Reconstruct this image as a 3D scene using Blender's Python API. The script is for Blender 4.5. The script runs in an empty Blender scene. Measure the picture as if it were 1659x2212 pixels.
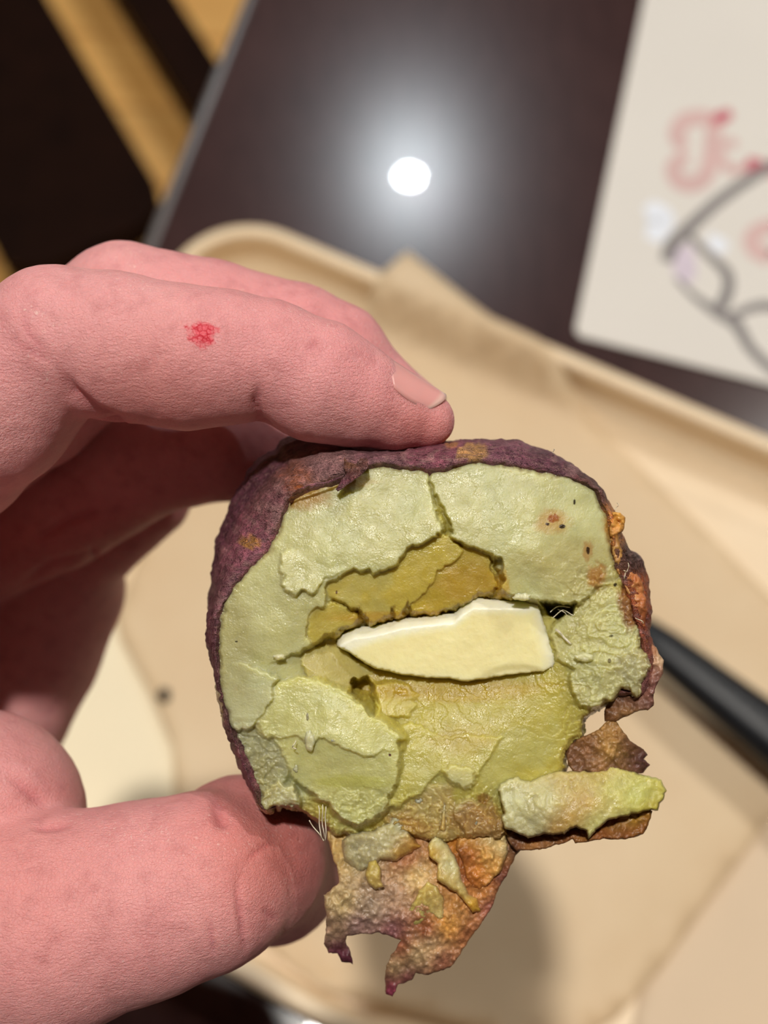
import bpy, bmesh, math, random
import numpy as np
from mathutils import Vector, Matrix
from mathutils.geometry import delaunay_2d_cdt

random.seed(7)
np.random.seed(7)
scene = bpy.context.scene
COL = scene.collection

# ------------------------------------------------------------------ camera
FPX = 2800.0                      # focal length in pixels of the 1659 x 2212 frame
CX, CY = 829.5, 1106.0
TILT = math.radians(25)           # camera axis away from straight down
TABLE_Z = 0.75
CAM = np.array([0.0, -0.21, TABLE_Z + 0.453])
FWD = np.array([0.0, math.sin(TILT), -math.cos(TILT)])
UPV = np.array([0.0, math.cos(TILT), math.sin(TILT)])
RGT = np.array([1.0, 0.0, 0.0])
FOCUS = 0.1575

cam_data = bpy.data.cameras.new('camera')
cam = bpy.data.objects.new('camera', cam_data)
COL.objects.link(cam)
cam.location = Vector(CAM)
cam.rotation_euler = (TILT, 0, 0)
cam_data.sensor_fit = 'VERTICAL'
cam_data.sensor_height = 24.0
cam_data.lens = 24.0 * FPX / 2212.0
cam_data.clip_start = 0.01
cam_data.dof.use_dof = True
cam_data.dof.focus_distance = FOCUS
cam_data.dof.aperture_fstop = cam_data.lens / 3.0      # 3.0 mm pupil
scene.camera = cam

# ------------------------------------------------------------------ light
scene.view_settings.view_transform = 'Standard'
scene.view_settings.look = 'None'
scene.view_settings.gamma = 1.0
scene.view_settings.exposure = 0.0
scene.view_settings.use_curve_mapping = False
scene.cycles.adaptive_threshold = 0.02
scene.cycles.max_bounces = 6
scene.cycles.diffuse_bounces = 3
scene.cycles.glossy_bounces = 2
scene.cycles.transmission_bounces = 2
scene.cycles.transparent_max_bounces = 6
scene.cycles.caustics_reflective = False
scene.cycles.caustics_refractive = False
world = bpy.data.worlds.new('world')
scene.world = world
world.use_nodes = True
world.node_tree.nodes['Background'].inputs[0].default_value = (1.0, 0.82, 0.70, 1)
world.node_tree.nodes['Background'].inputs[1].default_value = 0.17
CEIL_Z = 3.0
LAMPS = [  # x, y, radius, radiance, colour, label
    (0.067, 2.018, 0.029, 2150.0, (0.86, 0.95, 1.0), 'bright round downlight mirrored as a disc in the dark tabletop'),
    (-0.12, -0.10, 0.050, 1370.0, (1.0, 0.95, 0.88), 'round downlight straight above the hand and the sweet potato'),
    (1.0, 1.05, 0.030, 2200.0, (1.0, 0.95, 0.88), 'extra round downlight added out of view at the right to shade the thumb side'),  # unseen third lamp, added for shading on the thumb and fingers
]

# ------------------------------------------------------------------ helpers
def lin(c):
    out = []
    for v in c[:3]:
        v = v / 255.0
        out.append(v / 12.92 if v <= 0.04045 else ((v + 0.055) / 1.055) ** 2.4)
    return tuple(out)

def lin4(c):
    return lin(c) + (1.0,)

def cam_mm(px, py, d):
    """pixel + depth in mm -> camera space mm (x right, y down, z away)"""
    px = np.asarray(px, float); py = np.asarray(py, float); d = np.asarray(d, float)
    return np.stack(np.broadcast_arrays((px - CX) / FPX * d, (py - CY) / FPX * d, d), -1)

def to_world(p):
    p = np.asarray(p, float) * 0.001
    return CAM + p[..., 0:1] * RGT - p[..., 1:2] * UPV + p[..., 2:3] * FWD

def W(px, py, d):
    return to_world(cam_mm(px, py, d))

def G(px, py, z):
    """where the view ray through a pixel meets the height z"""
    d = FWD + RGT * (px - CX) / FPX + UPV * (CY - py) / FPX
    return CAM + d * ((z - CAM[2]) / d[2])

_RT = np.random.default_rng(12345).random(65536).astype(np.float32) * 2 - 1

def vnoise(x, y, z=None, seed=0):
    x = np.asarray(x, np.float32); y = np.asarray(y, np.float32)
    xi = np.floor(x); yi = np.floor(y)
    fx = x - xi; fy = y - yi
    ux = fx * fx * fx * (fx * (fx * 6 - 15) + 10); uy = fy * fy * fy * (fy * (fy * 6 - 15) + 10)
    X0 = xi.astype(np.int32) * 40503; Y0 = yi.astype(np.int32) * 30011
    def layer(zz):
        b = Y0 + zz
        b1 = b + 30011
        X1 = X0 + 40503
        def g(a, c):
            h = a ^ (c * 7919)
            return _RT[(h ^ (h >> 7)) & 65535]
        a_, b_ = g(X0, b), g(X1, b)
        c_, d_ = g(X0, b1), g(X1, b1)
        p = a_ + (b_ - a_) * ux
        return p + (c_ + (d_ - c_) * ux - p) * uy
    if z is None:
        return layer(np.int32(seed * 1013))
    z = np.asarray(z, np.float32)
    zi = np.floor(z); fz = z - zi
    uz = fz * fz * (3 - 2 * fz)
    z0 = zi.astype(np.int32) * 12289 + np.int32(seed * 1013)
    l0 = layer(z0)
    return l0 + (layer(z0 + 12289) - l0) * uz

def fbm(x, y, z=None, octaves=4, seed=0, gain=0.5):
    s = 0.0; a = 1.0; t = 0.0; f = 1.0
    for o in range(octaves):
        s = s + a * vnoise(x * f, y * f, None if z is None else z * f, seed + o * 17)
        t += a; a *= gain; f *= 2.03
    return s / t

def poly_sdf(poly, x, y):
    """signed distance, negative inside"""
    P = np.asarray(poly, float)
    d2 = np.full(x.shape, 1e18); inside = np.zeros(x.shape, bool)
    n = len(P)
    for i in range(n):
        ax, ay = P[i]; bx, by = P[(i + 1) % n]
        ex, ey = bx - ax, by - ay
        wx, wy = x - ax, y - ay
        L = ex * ex + ey * ey + 1e-12
        t = np.clip((wx * ex + wy * ey) / L, 0, 1)
        d2 = np.minimum(d2, (wx - ex * t) ** 2 + (wy - ey * t) ** 2)
        if abs(ey) > 1e-9:
            c = ((ay > y) != (by > y)) & (x < ex * (y - ay) / ey + ax)
            inside ^= c
    d = np.sqrt(d2)
    return np.where(inside, -d, d)

def tps(ctrl, x, y):
    """smooth surface through control points (px, py, value)"""
    c = np.asarray(ctrl, float)
    n = len(c)
    if n == 1:
        return np.full(np.shape(x), c[0, 2])
    X = c[:, 0] / 400.0; Y = c[:, 1] / 400.0
    if n < 4:
        A = np.stack([X, Y, np.ones(n)], 1)
        s = np.linalg.lstsq(A, c[:, 2], rcond=1e-3)[0]
        return s[0] * x / 400.0 + s[1] * y / 400.0 + s[2]
    r2 = (X[:, None] - X[None]) ** 2 + (Y[:, None] - Y[None]) ** 2
    K = 0.5 * r2 * np.log(r2 + 1e-12) + np.eye(n) * 2e-3
    Pm = np.stack([np.ones(n), X, Y], 1)
    A = np.zeros((n + 3, n + 3)); A[:n, :n] = K; A[:n, n:] = Pm; A[n:, :n] = Pm.T
    b = np.zeros(n + 3); b[:n] = c[:, 2]
    s = np.linalg.solve(A, b)
    xs = np.asarray(x) / 400.0; ys = np.asarray(y) / 400.0
    out = s[n] + s[n + 1] * xs + s[n + 2] * ys
    for i in range(n):
        q = (xs - X[i]) ** 2 + (ys - Y[i]) ** 2
        out = out + s[i] * 0.5 * q * np.log(q + 1e-12)
    return out

def idw_col(ctrl, x, y, power=3.0):
    """colour field from (px, py, (r,g,b)) control points"""
    w_sum = np.zeros(np.shape(x)); acc = np.zeros(np.shape(x) + (3,))
    for px, py, c in ctrl:
        w = 1.0 / (((x - px) ** 2 + (y - py) ** 2) / 400.0 + 1.0) ** (power / 2)
        w_sum += w
        acc += w[..., None] * np.array(lin(c))
    return acc / w_sum[..., None]

def smooth01(t):
    t = np.clip(t, 0, 1)
    return t * t * (3 - 2 * t)

def mesh_obj(name, verts, faces, mat=None, parent=None, smooth=True, col=None, link=True):
    me = bpy.data.meshes.new(name)
    verts = np.asarray(verts, np.float32)
    if isinstance(faces, np.ndarray):
        k = faces.shape[1]; nf = len(faces)
        me.vertices.add(len(verts)); me.vertices.foreach_set('co', verts.ravel())
        me.loops.add(nf * k); me.loops.foreach_set('vertex_index', faces.astype(np.int32).ravel())
        me.polygons.add(nf)
        me.polygons.foreach_set('loop_start', np.arange(0, nf * k, k, dtype=np.int32))
        me.polygons.foreach_set('loop_total', np.full(nf, k, np.int32))
        me.update(calc_edges=True)
    else:
        me.from_pydata([tuple(map(float, v)) for v in verts], [], faces)
        me.update()
    me.validate()
    me.polygons.foreach_set('use_smooth', np.full(len(me.polygons), smooth))
    if col is not None and len(me.vertices) == len(col):
        at = me.color_attributes.new('Col', 'FLOAT_COLOR', 'POINT')
        c4 = np.ones((len(col), 4), np.float32); c4[:, :3] = np.clip(col, 0, 1)
        at.data.foreach_set('color', c4.ravel())
    if mat: me.materials.append(mat)
    o = bpy.data.objects.new(name, me)
    COL.objects.link(o)
    if parent: o.parent = parent
    return o

def empty(name, label, cat, group=None, kind=None):
    o = bpy.data.objects.new(name, None)
    COL.objects.link(o)
    tag(o, label, cat, group, kind)
    return o

def tag(o, label=None, cat=None, group=None, kind=None):
    if label: o['label'] = label
    if cat: o['category'] = cat
    if group: o['group'] = group
    if kind: o['kind'] = kind
    return o

def box_mesh(cx, cy, cz, sx, sy, sz, rot=0.0, bevel=0.0, seg=2):
    bm = bmesh.new()
    bmesh.ops.create_cube(bm, size=1.0)
    bmesh.ops.scale(bm, vec=(sx, sy, sz), verts=bm.verts)
    if bevel:
        bmesh.ops.bevel(bm, geom=list(bm.edges), offset=bevel, segments=seg, affect='EDGES', profile=0.5)
    bmesh.ops.rotate(bm, cent=(0, 0, 0), matrix=Matrix.Rotation(rot, 3, 'Z'), verts=bm.verts)
    bmesh.ops.translate(bm, vec=(cx, cy, cz), verts=bm.verts)
    return bm

def bm_obj(name, bm, mat, parent=None, smooth=False):
    me = bpy.data.meshes.new(name)
    bm.normal_update(); bm.to_mesh(me); bm.free()
    if mat: me.materials.append(mat)
    me.polygons.foreach_set('use_smooth', np.full(len(me.polygons), smooth))
    o = bpy.data.objects.new(name, me); COL.objects.link(o)
    if parent: o.parent = parent
    return o

# ------------------------------------------------------------------ materials
SSS_METHOD = 'RANDOM_WALK'
class NT:
    def __init__(self, name):
        self.m = bpy.data.materials.new(name); self.m.use_nodes = True
        self.t = self.m.node_tree; self.n = self.t.nodes; self.l = self.t.links
        self.b = self.n['Principled BSDF']
        self.b.subsurface_method = SSS_METHOD
    def node(self, t, **kw):
        n = self.n.new(t)
        for k, v in kw.items():
            if k.startswith('_'): setattr(n, k[1:], v)
            else: n.inputs[k.replace('__', ' ')].default_value = v
        return n
    def link(self, a, b): self.l.new(a, b)
    def coords(self, scale=(1, 1, 1), rot=(0, 0, 0), loc=(0, 0, 0)):
        g = self.n.new('ShaderNodeNewGeometry')
        mp = self.n.new('ShaderNodeMapping')
        mp.inputs['Scale'].default_value = scale; mp.inputs['Rotation'].default_value = rot; mp.inputs['Location'].default_value = loc
        self.link(g.outputs['Position'], mp.inputs['Vector'])
        return mp.outputs['Vector']
    def noise(self, vec, scale, detail=4, rough=0.5):
        n = self.node('ShaderNodeTexNoise', Scale=scale, Detail=detail, Roughness=rough)
        self.link(vec, n.inputs['Vector']); return n.outputs['Fac']
    def ramp(self, fac, stops):
        r = self.n.new('ShaderNodeValToRGB')
        e = r.color_ramp.elements
        while len(e) < len(stops): e.new(0.5)
        for i, (p, c) in enumerate(stops):
            e[i].position = p; e[i].color = c if len(c) == 4 else tuple(c) + (1,)
        self.link(fac, r.inputs['Fac']); return r.outputs['Color']
    def mix(self, a, b, fac, mode='MIX'):
        m = self.n.new('ShaderNodeMix'); m.data_type = 'RGBA'; m.blend_type = mode
        for s, v in ((m.inputs[6], a), (m.inputs[7], b), (m.inputs[0], fac)):
            if hasattr(v, 'links'): self.link(v, s)
            elif isinstance(v, (tuple, list)): s.default_value = tuple(v) if len(v) == 4 else tuple(v) + (1,)
            else: s.default_value = v
        return m.outputs[2]
    def math(self, op, a, b=0.0, clamp=False):
        m = self.n.new('ShaderNodeMath'); m.operation = op; m.use_clamp = clamp
        for s, v in ((m.inputs[0], a), (m.inputs[1], b)):
            if hasattr(v, 'links'): self.link(v, s)
            else: s.default_value = v
        return m.outputs[0]
    def bump(self, height, dist, strength=1.0, prev=None):
        b = self.node('ShaderNodeBump', Strength=strength, Distance=dist)
        self.link(height, b.inputs['Height'])
        if prev is not None: self.link(prev, b.inputs['Normal'])
        return b.outputs['Normal']
    def set(self, **kw):
        for k, v in kw.items():
            s = self.b.inputs[k.replace('_', ' ')]
            if hasattr(v, 'links'): self.link(v, s)
            else: s.default_value = v
        return self

def vcol(nt):
    a = nt.n.new('ShaderNodeAttribute'); a.attribute_name = 'Col'
    return a.outputs['Color']

def m_plain(name, c, rough=0.6, var=0.06, scale=30.0, **kw):
    t = NT(name); v = t.coords()
    n = t.noise(v, scale, 5)
    c = lin(c)
    lo = tuple(max(0, x * (1 - var)) for x in c); hi = tuple(min(1, x * (1 + var)) for x in c)
    t.set(Base_Color=t.ramp(n, [(0.3, lo), (0.7, hi)]), Roughness=rough, **kw)
    return t.m

# floor boards
def m_board():
    t = NT('oak_board')
    oi = t.n.new('ShaderNodeObjectInfo')
    v = t.coords((4, 60, 4), (0, 0, 0))
    g = t.noise(v, 1.4, 6, 0.6)
    base = t.ramp(g, [(0.25, lin((222, 160, 82))), (0.75, lin((250, 196, 114)))])
    tone = t.ramp(oi.outputs['Random'], [(0, (0.84, 0.84, 0.84)), (1, (1.06, 1.06, 1.06))])
    t.set(Base_Color=t.mix(base, tone, 1.0, 'MULTIPLY'), Roughness=0.45)
    return t.m
M_BOARD = m_board()
M_DARKWOOD = m_plain('dark_wood', (30, 13, 6), 0.75, 0.25, 25, Specular_IOR_Level=0.08)
M_CEIL = m_plain('ceiling_paint', (130, 112, 100), 0.9, 0.03, 3)

def m_table():
    t = NT('dark_laminate'); v = t.coords((1, 1, 1))
    n1 = t.noise(v, 9, 5, 0.6); n2 = t.noise(t.coords((6, 1.4, 1), (0, 0, 0.25)), 28, 5, 0.6)
    c = t.mix(t.ramp(n1, [(0.3, lin((50, 32, 31))), (0.7, lin((66, 45, 43)))]), t.ramp(n2, [(0.3, lin((46, 29, 28))), (0.7, lin((68, 46, 44)))]), 0.4)
    t.set(Base_Color=c, Roughness=0.20, Specular_IOR_Level=0.25, Coat_Weight=0.16, Coat_Roughness=0.012)
    return t.m
M_TABLE = m_table()
M_TABLE_EDGE = m_plain('table_edge_band', (92, 86, 84), 0.3, 0.08, 40)

def m_tray():
    t = NT('beige_tray_plastic'); v = t.coords((1, 1, 1))
    n = t.noise(v, 22, 5)
    t.set(Base_Color=t.ramp(n, [(0.3, lin((228, 202, 164))), (0.7, lin((240, 217, 183)))]), Roughness=0.42,
          Normal=t.bump(t.noise(v, 900, 2), 0.0002, 0.4))
    return t.m
M_TRAY = m_tray()

def m_wax():
    t = NT('wax_paper'); v = t.coords()
    n = t.noise(v, 13, 5, 0.6)
    c = t.ramp(n, [(0.3, lin((238, 210, 170))), (0.7, lin((248, 226, 190)))])
    t.set(Base_Color=c, Roughness=0.5, Specular_IOR_Level=0.3, Normal=t.bump(t.noise(v, 55, 4), 0.002, 0.3))
    tr = t.n.new('ShaderNodeBsdfTransparent'); tl = t.n.new('ShaderNodeBsdfTranslucent')
    t.link(c, tl.inputs['Color'])
    m1 = t.n.new('ShaderNodeMixShader'); m1.inputs[0].default_value = 0.14
    m2 = t.n.new('ShaderNodeMixShader'); m2.inputs[0].default_value = 0.3
    out = t.n['Material Output']
    t.link(t.b.outputs[0], m1.inputs[1]); t.link(tl.outputs[0], m1.inputs[2])
    t.link(m1.outputs[0], m2.inputs[1]); t.link(tr.outputs[0], m2.inputs[2])
    t.link(m2.outputs[0], out.inputs['Surface'])
    return t.m
M_WAX = m_wax()
M_NAPKIN = m_plain('napkin_paper', (242, 228, 196), 0.8, 0.03, 20)
M_TANPAPER = m_plain('tan_paper', (218, 194, 164), 0.7, 0.03, 20)
M_CARD = m_plain('card_stock', (218, 212, 203), 0.55, 0.02, 12)
M_PINK = m_plain('pink_print', (208, 174, 169), 0.6, 0.05, 60)
M_RED = m_plain('red_print', (190, 96, 108), 0.6, 0.05, 60)
M_GREY = m_plain('grey_print', (128, 122, 120), 0.6, 0.1, 60)
M_LILAC = m_plain('lilac_print', (208, 194, 206), 0.6, 0.05, 60)
M_BLUESHEEN = m_plain('painted_blue_sheen', (228, 232, 240), 0.5, 0.02, 60)  # bluish white reflection on the card, put into a colour
M_BLACK = m_plain('black_plastic', (14, 17, 22), 0.4, 0.1, 60, Specular_IOR_Level=0.3)
M_CRUMB = m_plain('charred_crumb', (38, 30, 24), 0.7, 0.2, 900)

def m_emit(name, col, strength):
    t = NT(name)
    t.set(Base_Color=(0.8, 0.8, 0.8, 1), Emission_Color=tuple(col) + (1,), Emission_Strength=strength)
    return t.m

def m_skin():
    t = NT('hand_skin')
    v = t.coords((1, 1, 1))
    base = vcol(t)
    n1 = t.noise(v, 320, 3, 0.6)
    base = t.mix(base, t.ramp(n1, [(0.25, (0.72, 0.60, 0.60)), (0.5, (1.0, 1.0, 1.0)), (0.75, (1.08, 1.08, 1.06))]), 0.55, 'MULTIPLY')
    # scrape on the index finger
    mk = Vector(W(436, 716, 151.0)[()])
    g = t.n.new('ShaderNodeNewGeometry')
    mp = t.n.new('ShaderNodeMapping'); mp.vector_type = 'POINT'
    mp.inputs['Location'].default_value = -mk
    t.link(g.outputs['Position'], mp.inputs['Vector'])
    mp2 = t.n.new('ShaderNodeMapping'); mp2.inputs['Rotation'].default_value = (0, 0, -0.9)
    mp2.inputs['Scale'].default_value = (1 / 0.0021, 1 / 0.0016, 0.0)
    t.link(mp.outputs[0], mp2.inputs['Vector'])
    ln = t.n.new('ShaderNodeVectorMath'); ln.operation = 'LENGTH'
    t.link(mp2.outputs[0], ln.inputs[0])
    wob = t.noise(v, 900, 3)
    rad = t.math('ADD', ln.outputs['Value'], t.math('MULTIPLY', t.math('SUBTRACT', wob, 0.5), 1.6))
    inside = t.ramp(rad, [(0.55, (1, 1, 1)), (0.95, (0, 0, 0))])
    vo = t.node('ShaderNodeTexVoronoi', _feature='DISTANCE_TO_EDGE', Scale=1700.0)
    t.link(v, vo.inputs['Vector'])
    lines = t.ramp(vo.outputs['Distance'], [(0.03, (1, 1, 1)), (0.16, (0, 0, 0))])
    soft = t.math("MULTIPLY", inside, 0.75)
    hard = t.math('MULTIPLY', inside, lines)
    base = t.mix(base, lin((226, 60, 82)), soft)
    base = t.mix(base, lin((196, 8, 40)), hard)
    # whitish dry flakes
    fl = t.ramp(t.noise(t.coords((1, 1, 1), (0.3, 0.2, 0.5)), 2100, 3, 0.7), [(0.60, (0, 0, 0)), (0.68, (1, 1, 1))])
    patch = t.ramp(t.noise(v, 110, 3), [(0.5, (0, 0, 0)), (0.68, (1, 1, 1))])
    base = t.mix(base, lin((240, 205, 195)), t.math('MULTIPLY', t.math('MULTIPLY', fl, patch), 0.75))
    # relief: cells, fine folds
    vo2 = t.node('ShaderNodeTexVoronoi', _feature='DISTANCE_TO_EDGE', Scale=2300.0)
    vw = t.n.new('ShaderNodeVectorMath'); vw.operation = 'ADD'
    nz = t.node('ShaderNodeTexNoise', Scale=700.0, Detail=3.0); t.link(v, nz.inputs['Vector'])
    sc = t.n.new('ShaderNodeVectorMath'); sc.operation = 'SCALE'; sc.inputs['Scale'].default_value = 0.0009
    t.link(nz.outputs['Color'], sc.inputs[0]); t.link(v, vw.inputs[0]); t.link(sc.outputs[0], vw.inputs[1])
    t.link(vw.outputs[0], vo2.inputs['Vector'])
    cells = t.math('MINIMUM', vo2.outputs['Distance'], 0.12)
    b1 = t.bump(cells, 0.0006, 0.55)
    fine = t.noise(t.coords((1.0, 2.6, 2.6), (0, 0, -0.25)), 1300, 3, 0.65)
    b2 = t.bump(fine, 0.00028, 0.7, b1)
    t.set(Base_Color=base, Roughness=0.52, Specular_IOR_Level=0.38, Normal=b2,
          Subsurface_Weight=0.35, Subsurface_Radius=(1.0, 0.32, 0.2), Subsurface_Scale=0.0022)
    return t.m
M_SKIN = m_skin()
_nt = NT('nail')
M_NAIL = _nt.set(Base_Color=vcol(_nt), Roughness=0.28, Subsurface_Weight=0.3, Subsurface_Radius=(1, .4, .3), Subsurface_Scale=0.0015).m

def m_flesh(name='potato_flesh', rough=0.45, sss=0.8, gain=(0.745, 0.725, 0.62)):
    t = NT(name); v = t.coords()
    base = t.mix(vcol(t), gain, 1.0, 'MULTIPLY')
    n1 = t.noise(v, 420, 3, 0.62)
    base = t.mix(base, t.ramp(n1, [(0.25, (0.86, 0.84, 0.74)), (0.5, (1, 1, 1)), (0.8, (1.08, 1.08, 1.12))]), 0.7, 'MULTIPLY')
    n2 = t.noise(v, 1900, 3, 0.65)
    n3 = t.noise(v, 3600, 2, 0.6)
    b = t.bump(n2, 0.0003, 0.2)
    b = t.bump(n3, 0.0002, 0.45, b)
    rn = t.ramp(t.noise(v, 650, 3), [(0.35, (rough - .24,) * 3), (0.7, (rough + .12,) * 3)])
    t.set(Base_Color=base, Roughness=rn, Specular_IOR_Level=0.5, Normal=b,
          Subsurface_Weight=sss, Subsurface_Radius=(1.0, 0.85, 0.4), Subsurface_Scale=0.0026)
    return t.m
M_FLESH = m_flesh()
M_PULP = m_flesh('skin_inner_pulp', 0.5, 0.2, (1.12, 1.08, 1.04))

def m_pskin():
    t = NT('potato_skin'); v = t.coords()
    base = vcol(t)
    n1 = t.noise(v, 900, 4, 0.7)
    fib = t.noise(t.coords((1, 3.2, 1.6), (0.2, 0.4, 0.5)), 700, 4, 0.7)
    base = t.mix(base, t.ramp(n1, [(0.3, (0.5, 0.45, 0.45)), (0.5, (1, 1, 1)), (0.72, (1.9, 1.75, 1.7))]), 0.9, 'MULTIPLY')
    base = t.mix(base, lin((128, 100, 98)), t.ramp(fib, [(0.5, (0, 0, 0)), (0.66, (0.75, 0.75, 0.75))]))
    b = t.bump(n1, 0.0011, 1.0)
    b = t.bump(fib, 0.0009, 1.0, b)
    base = t.mix(base, (1.62, 1.46, 1.40), 1.0, 'MULTIPLY')
    t.set(Base_Color=base, Roughness=0.45, Specular_IOR_Level=0.4, Normal=b)
    return t.m
M_PSKIN = m_pskin()

def m_butter():
    t = NT('butter'); v = t.coords()
    base = vcol(t)
    n = t.noise(v, 260, 4)
    base = t.mix(base, t.ramp(n, [(0.3, (0.97, 0.97, 0.93)), (0.7, (1.02, 1.02, 1.02))]), 1.0, 'MULTIPLY')
    t.set(Base_Color=base, Roughness=0.38, Specular_IOR_Level=0.45, Normal=t.bump(t.noise(v, 1400, 3), 0.00012, 0.6),
          Subsurface_Weight=0.6, Subsurface_Radius=(1, 0.9, 0.6), Subsurface_Scale=0.002)
    return t.m
M_BUTTER = m_butter()
M_FIBRE = NT('pale_fibre').set(Base_Color=lin4((232, 222, 196)), Roughness=0.35, Transmission_Weight=0.2).m

# ================================================================== STRUCTURE
# floor with oak boards as far as they show
fl = mesh_obj('floor', [(-4, -4, -0.02), (4, -4, -0.02), (4, 4, -0.02), (-4, 4, -0.02)], [(0, 1, 2, 3)], M_DARKWOOD, smooth=False)
tag(fl, 'light oak plank floor far below beside the table', 'floor', kind='structure')
BW, BL = 0.115, 1.1
bm = box_mesh(0, 0, -0.009, BL - 0.003, BW - 0.003, 0.018, 0, 0.0015, 1)
bme = bpy.data.meshes.new('plank'); bm.to_mesh(bme); bm.free(); bme.materials.append(M_BOARD)
rot = math.radians(-4)
for i in range(-6, 14):
    off = (i * 0.37) % BL
    for j in range(-2, 1):
        lx = j * BL + off - 0.35; ly = i * BW
        o = bpy.data.objects.new('plank', bme); COL.objects.link(o); o.parent = fl
        o.location = (lx * math.cos(rot) - ly * math.sin(rot), lx * math.sin(rot) + ly * math.cos(rot), 0)
        o.rotation_euler = (0, 0, rot)
ce = mesh_obj('ceiling', [(-4, -4, CEIL_Z + .02), (-4, 4, CEIL_Z + .02), (4, 4, CEIL_Z + .02), (4, -4, CEIL_Z + .02)], [(0, 1, 2, 3)], M_CEIL, smooth=False)
tag(ce, 'plain painted ceiling', 'ceiling', kind='structure')

def ring_prof(name, prof, n, mat, parent, cx, cy, cz):
    v = []; f = []
    for (r, z) in prof:
        for k in range(n):
            a = 2 * math.pi * k / n
            v.append((cx + r * math.cos(a), cy + r * math.sin(a), cz + z))
    for i in range(len(prof) - 1):
        for k in range(n):
            k2 = (k + 1) % n
            f.append((i * n + k, i * n + k2, (i + 1) * n + k2, (i + 1) * n + k))
    return mesh_obj(name, v, f, mat, parent)

M_LAMPRING = m_plain('lamp_ring_white', (225, 222, 216), 0.4, 0.02, 20)
for (lx, ly, lr, ls, lc, lab) in LAMPS:
    e = empty('ceiling_light', lab, 'lamp', 'round ceiling downlights')
    ring_prof('trim_ring', [(lr + .002, .0), (lr + .004, -.006), (lr + .018, -.006), (lr + .022, 0.018)], 48, M_LAMPRING, e, lx, ly, CEIL_Z)
    vs = [(lx + lr * math.cos(2 * math.pi * k / 48), ly + lr * math.sin(2 * math.pi * k / 48), CEIL_Z - .001) for k in range(48)]
    mesh_obj('diffuser', vs, [tuple(range(47, -1, -1))], m_emit('lamp_glow', lc, ls), e, smooth=False)

# ================================================================== TABLE
te0 = G(525, 0, TABLE_Z); te1 = G(320, 510, TABLE_Z)
tdir = (te0 - te1)[:2]; tdir /= np.linalg.norm(tdir)            # along the left edge, away from the viewer
tnor = np.array([tdir[1], -tdir[0]])                            # into the table
tang = math.atan2(tdir[1], tdir[0])
table = empty('table', 'dark brown satin tabletop reflecting a round ceiling light', 'table')
TL, TWD = 1.3, 0.8
tc = te1[:2] + tdir * 0.10 + tnor * (TWD / 2)
table.location = (0, 0, 0)
bm = box_mesh(tc[0], tc[1], TABLE_Z - 0.0155, TL - .004, TWD - .009, 0.031, tang, 0.0012, 2)
bm_obj('tabletop', bm, M_TABLE, table)
ec = te1[:2] + tdir * 0.10 + tnor * 0.0020
bm = box_mesh(ec[0], ec[1], TABLE_Z - 0.0158, TL, 0.0052, 0.030, tang, 0.0014, 3)
bm_obj('edge_band', bm, M_TABLE_EDGE, table, True)
for s in (-0.5, 0.5):
    lc2 = tc + tdir * s * (TL - .3)
    bm = box_mesh(lc2[0], lc2[1], TABLE_Z - 0.031 - 0.3445, 0.06, 0.06, 0.689, tang, 0.004, 2)
    bm_obj('leg', bm, M_DARKWOOD, table)
    bm = box_mesh(lc2[0], lc2[1], 0.016, 0.07, 0.5, 0.03, tang, 0.006, 2)
    bm_obj('foot', bm, M_DARKWOOD, table)

# ================================================================== BENCH (dark boards below the table edge)
BZ = 0.10
bench = empty('wooden_platform', 'low dark brown wooden platform with a wide and a narrow board over the oak floor', 'platform')
b0 = G(105, 0, BZ)[:2]; b1 = G(345, 405, BZ)[:2]
bdir = b1 - b0; bdir /= np.linalg.norm(bdir); bang = math.atan2(bdir[1], bdir[0])
bnor = np.array([-bdir[1], bdir[0]])
if np.dot(G(0, 300, BZ)[:2] - b0, bnor) > 0: bnor = -bnor      # bnor points to the narrow board side
q = G(15, 556, BZ)[:2]
wide = abs(np.dot(q - b0, bnor)) + 0.006
front = np.dot(q - b0, bdir) + 0.03
def plank_shape(name, off, width, l0, l1, rad, z, th, mat, parent):
    """board with rounded ends; off = side offset of its near edge"""
    P = []
    for (sx, sy, a0) in ((1, 1, 0), (0, 1, 90), (0, 0, 180), (1, 0, 270)):
        cx = (l1 - rad) if sx else (l0 + rad); cy = off + ((width - rad) if sy else rad)
        for k in range(9):
            a = math.radians(a0 + 90 * k / 8)
            P.append((cx + rad * math.cos(a), cy + rad * math.sin(a)))
    bm = bmesh.new()
    vs = [bm.verts.new(tuple(b0 + bdir * x + bnor * y) + (z - th,)) for x, y in P]
    f = bm.faces.new(vs)
    r = bmesh.ops.extrude_face_region(bm, geom=[f])
    bmesh.ops.translate(bm, vec=(0, 0, th), verts=[v for v in r['geom'] if isinstance(v, bmesh.types.BMVert)])
    bmesh.ops.recalc_face_normals(bm, faces=bm.faces)
    return bm_obj(name, bm, mat, parent)
plank_shape('board', -wide, wide, -0.75, front, 0.05, BZ, 0.03, M_DARKWOOD, bench)
n0 = G(275, 0, BZ)[:2]; n1 = G(385, 0, BZ)[:2]
o0 = np.dot(n0 - b0, bnor); o1 = np.dot(n1 - b0, bnor)
plank_shape('board', o0, o1 - o0, -0.75, 0.70, 0.008, BZ, 0.03, M_DARKWOOD, bench)
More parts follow.
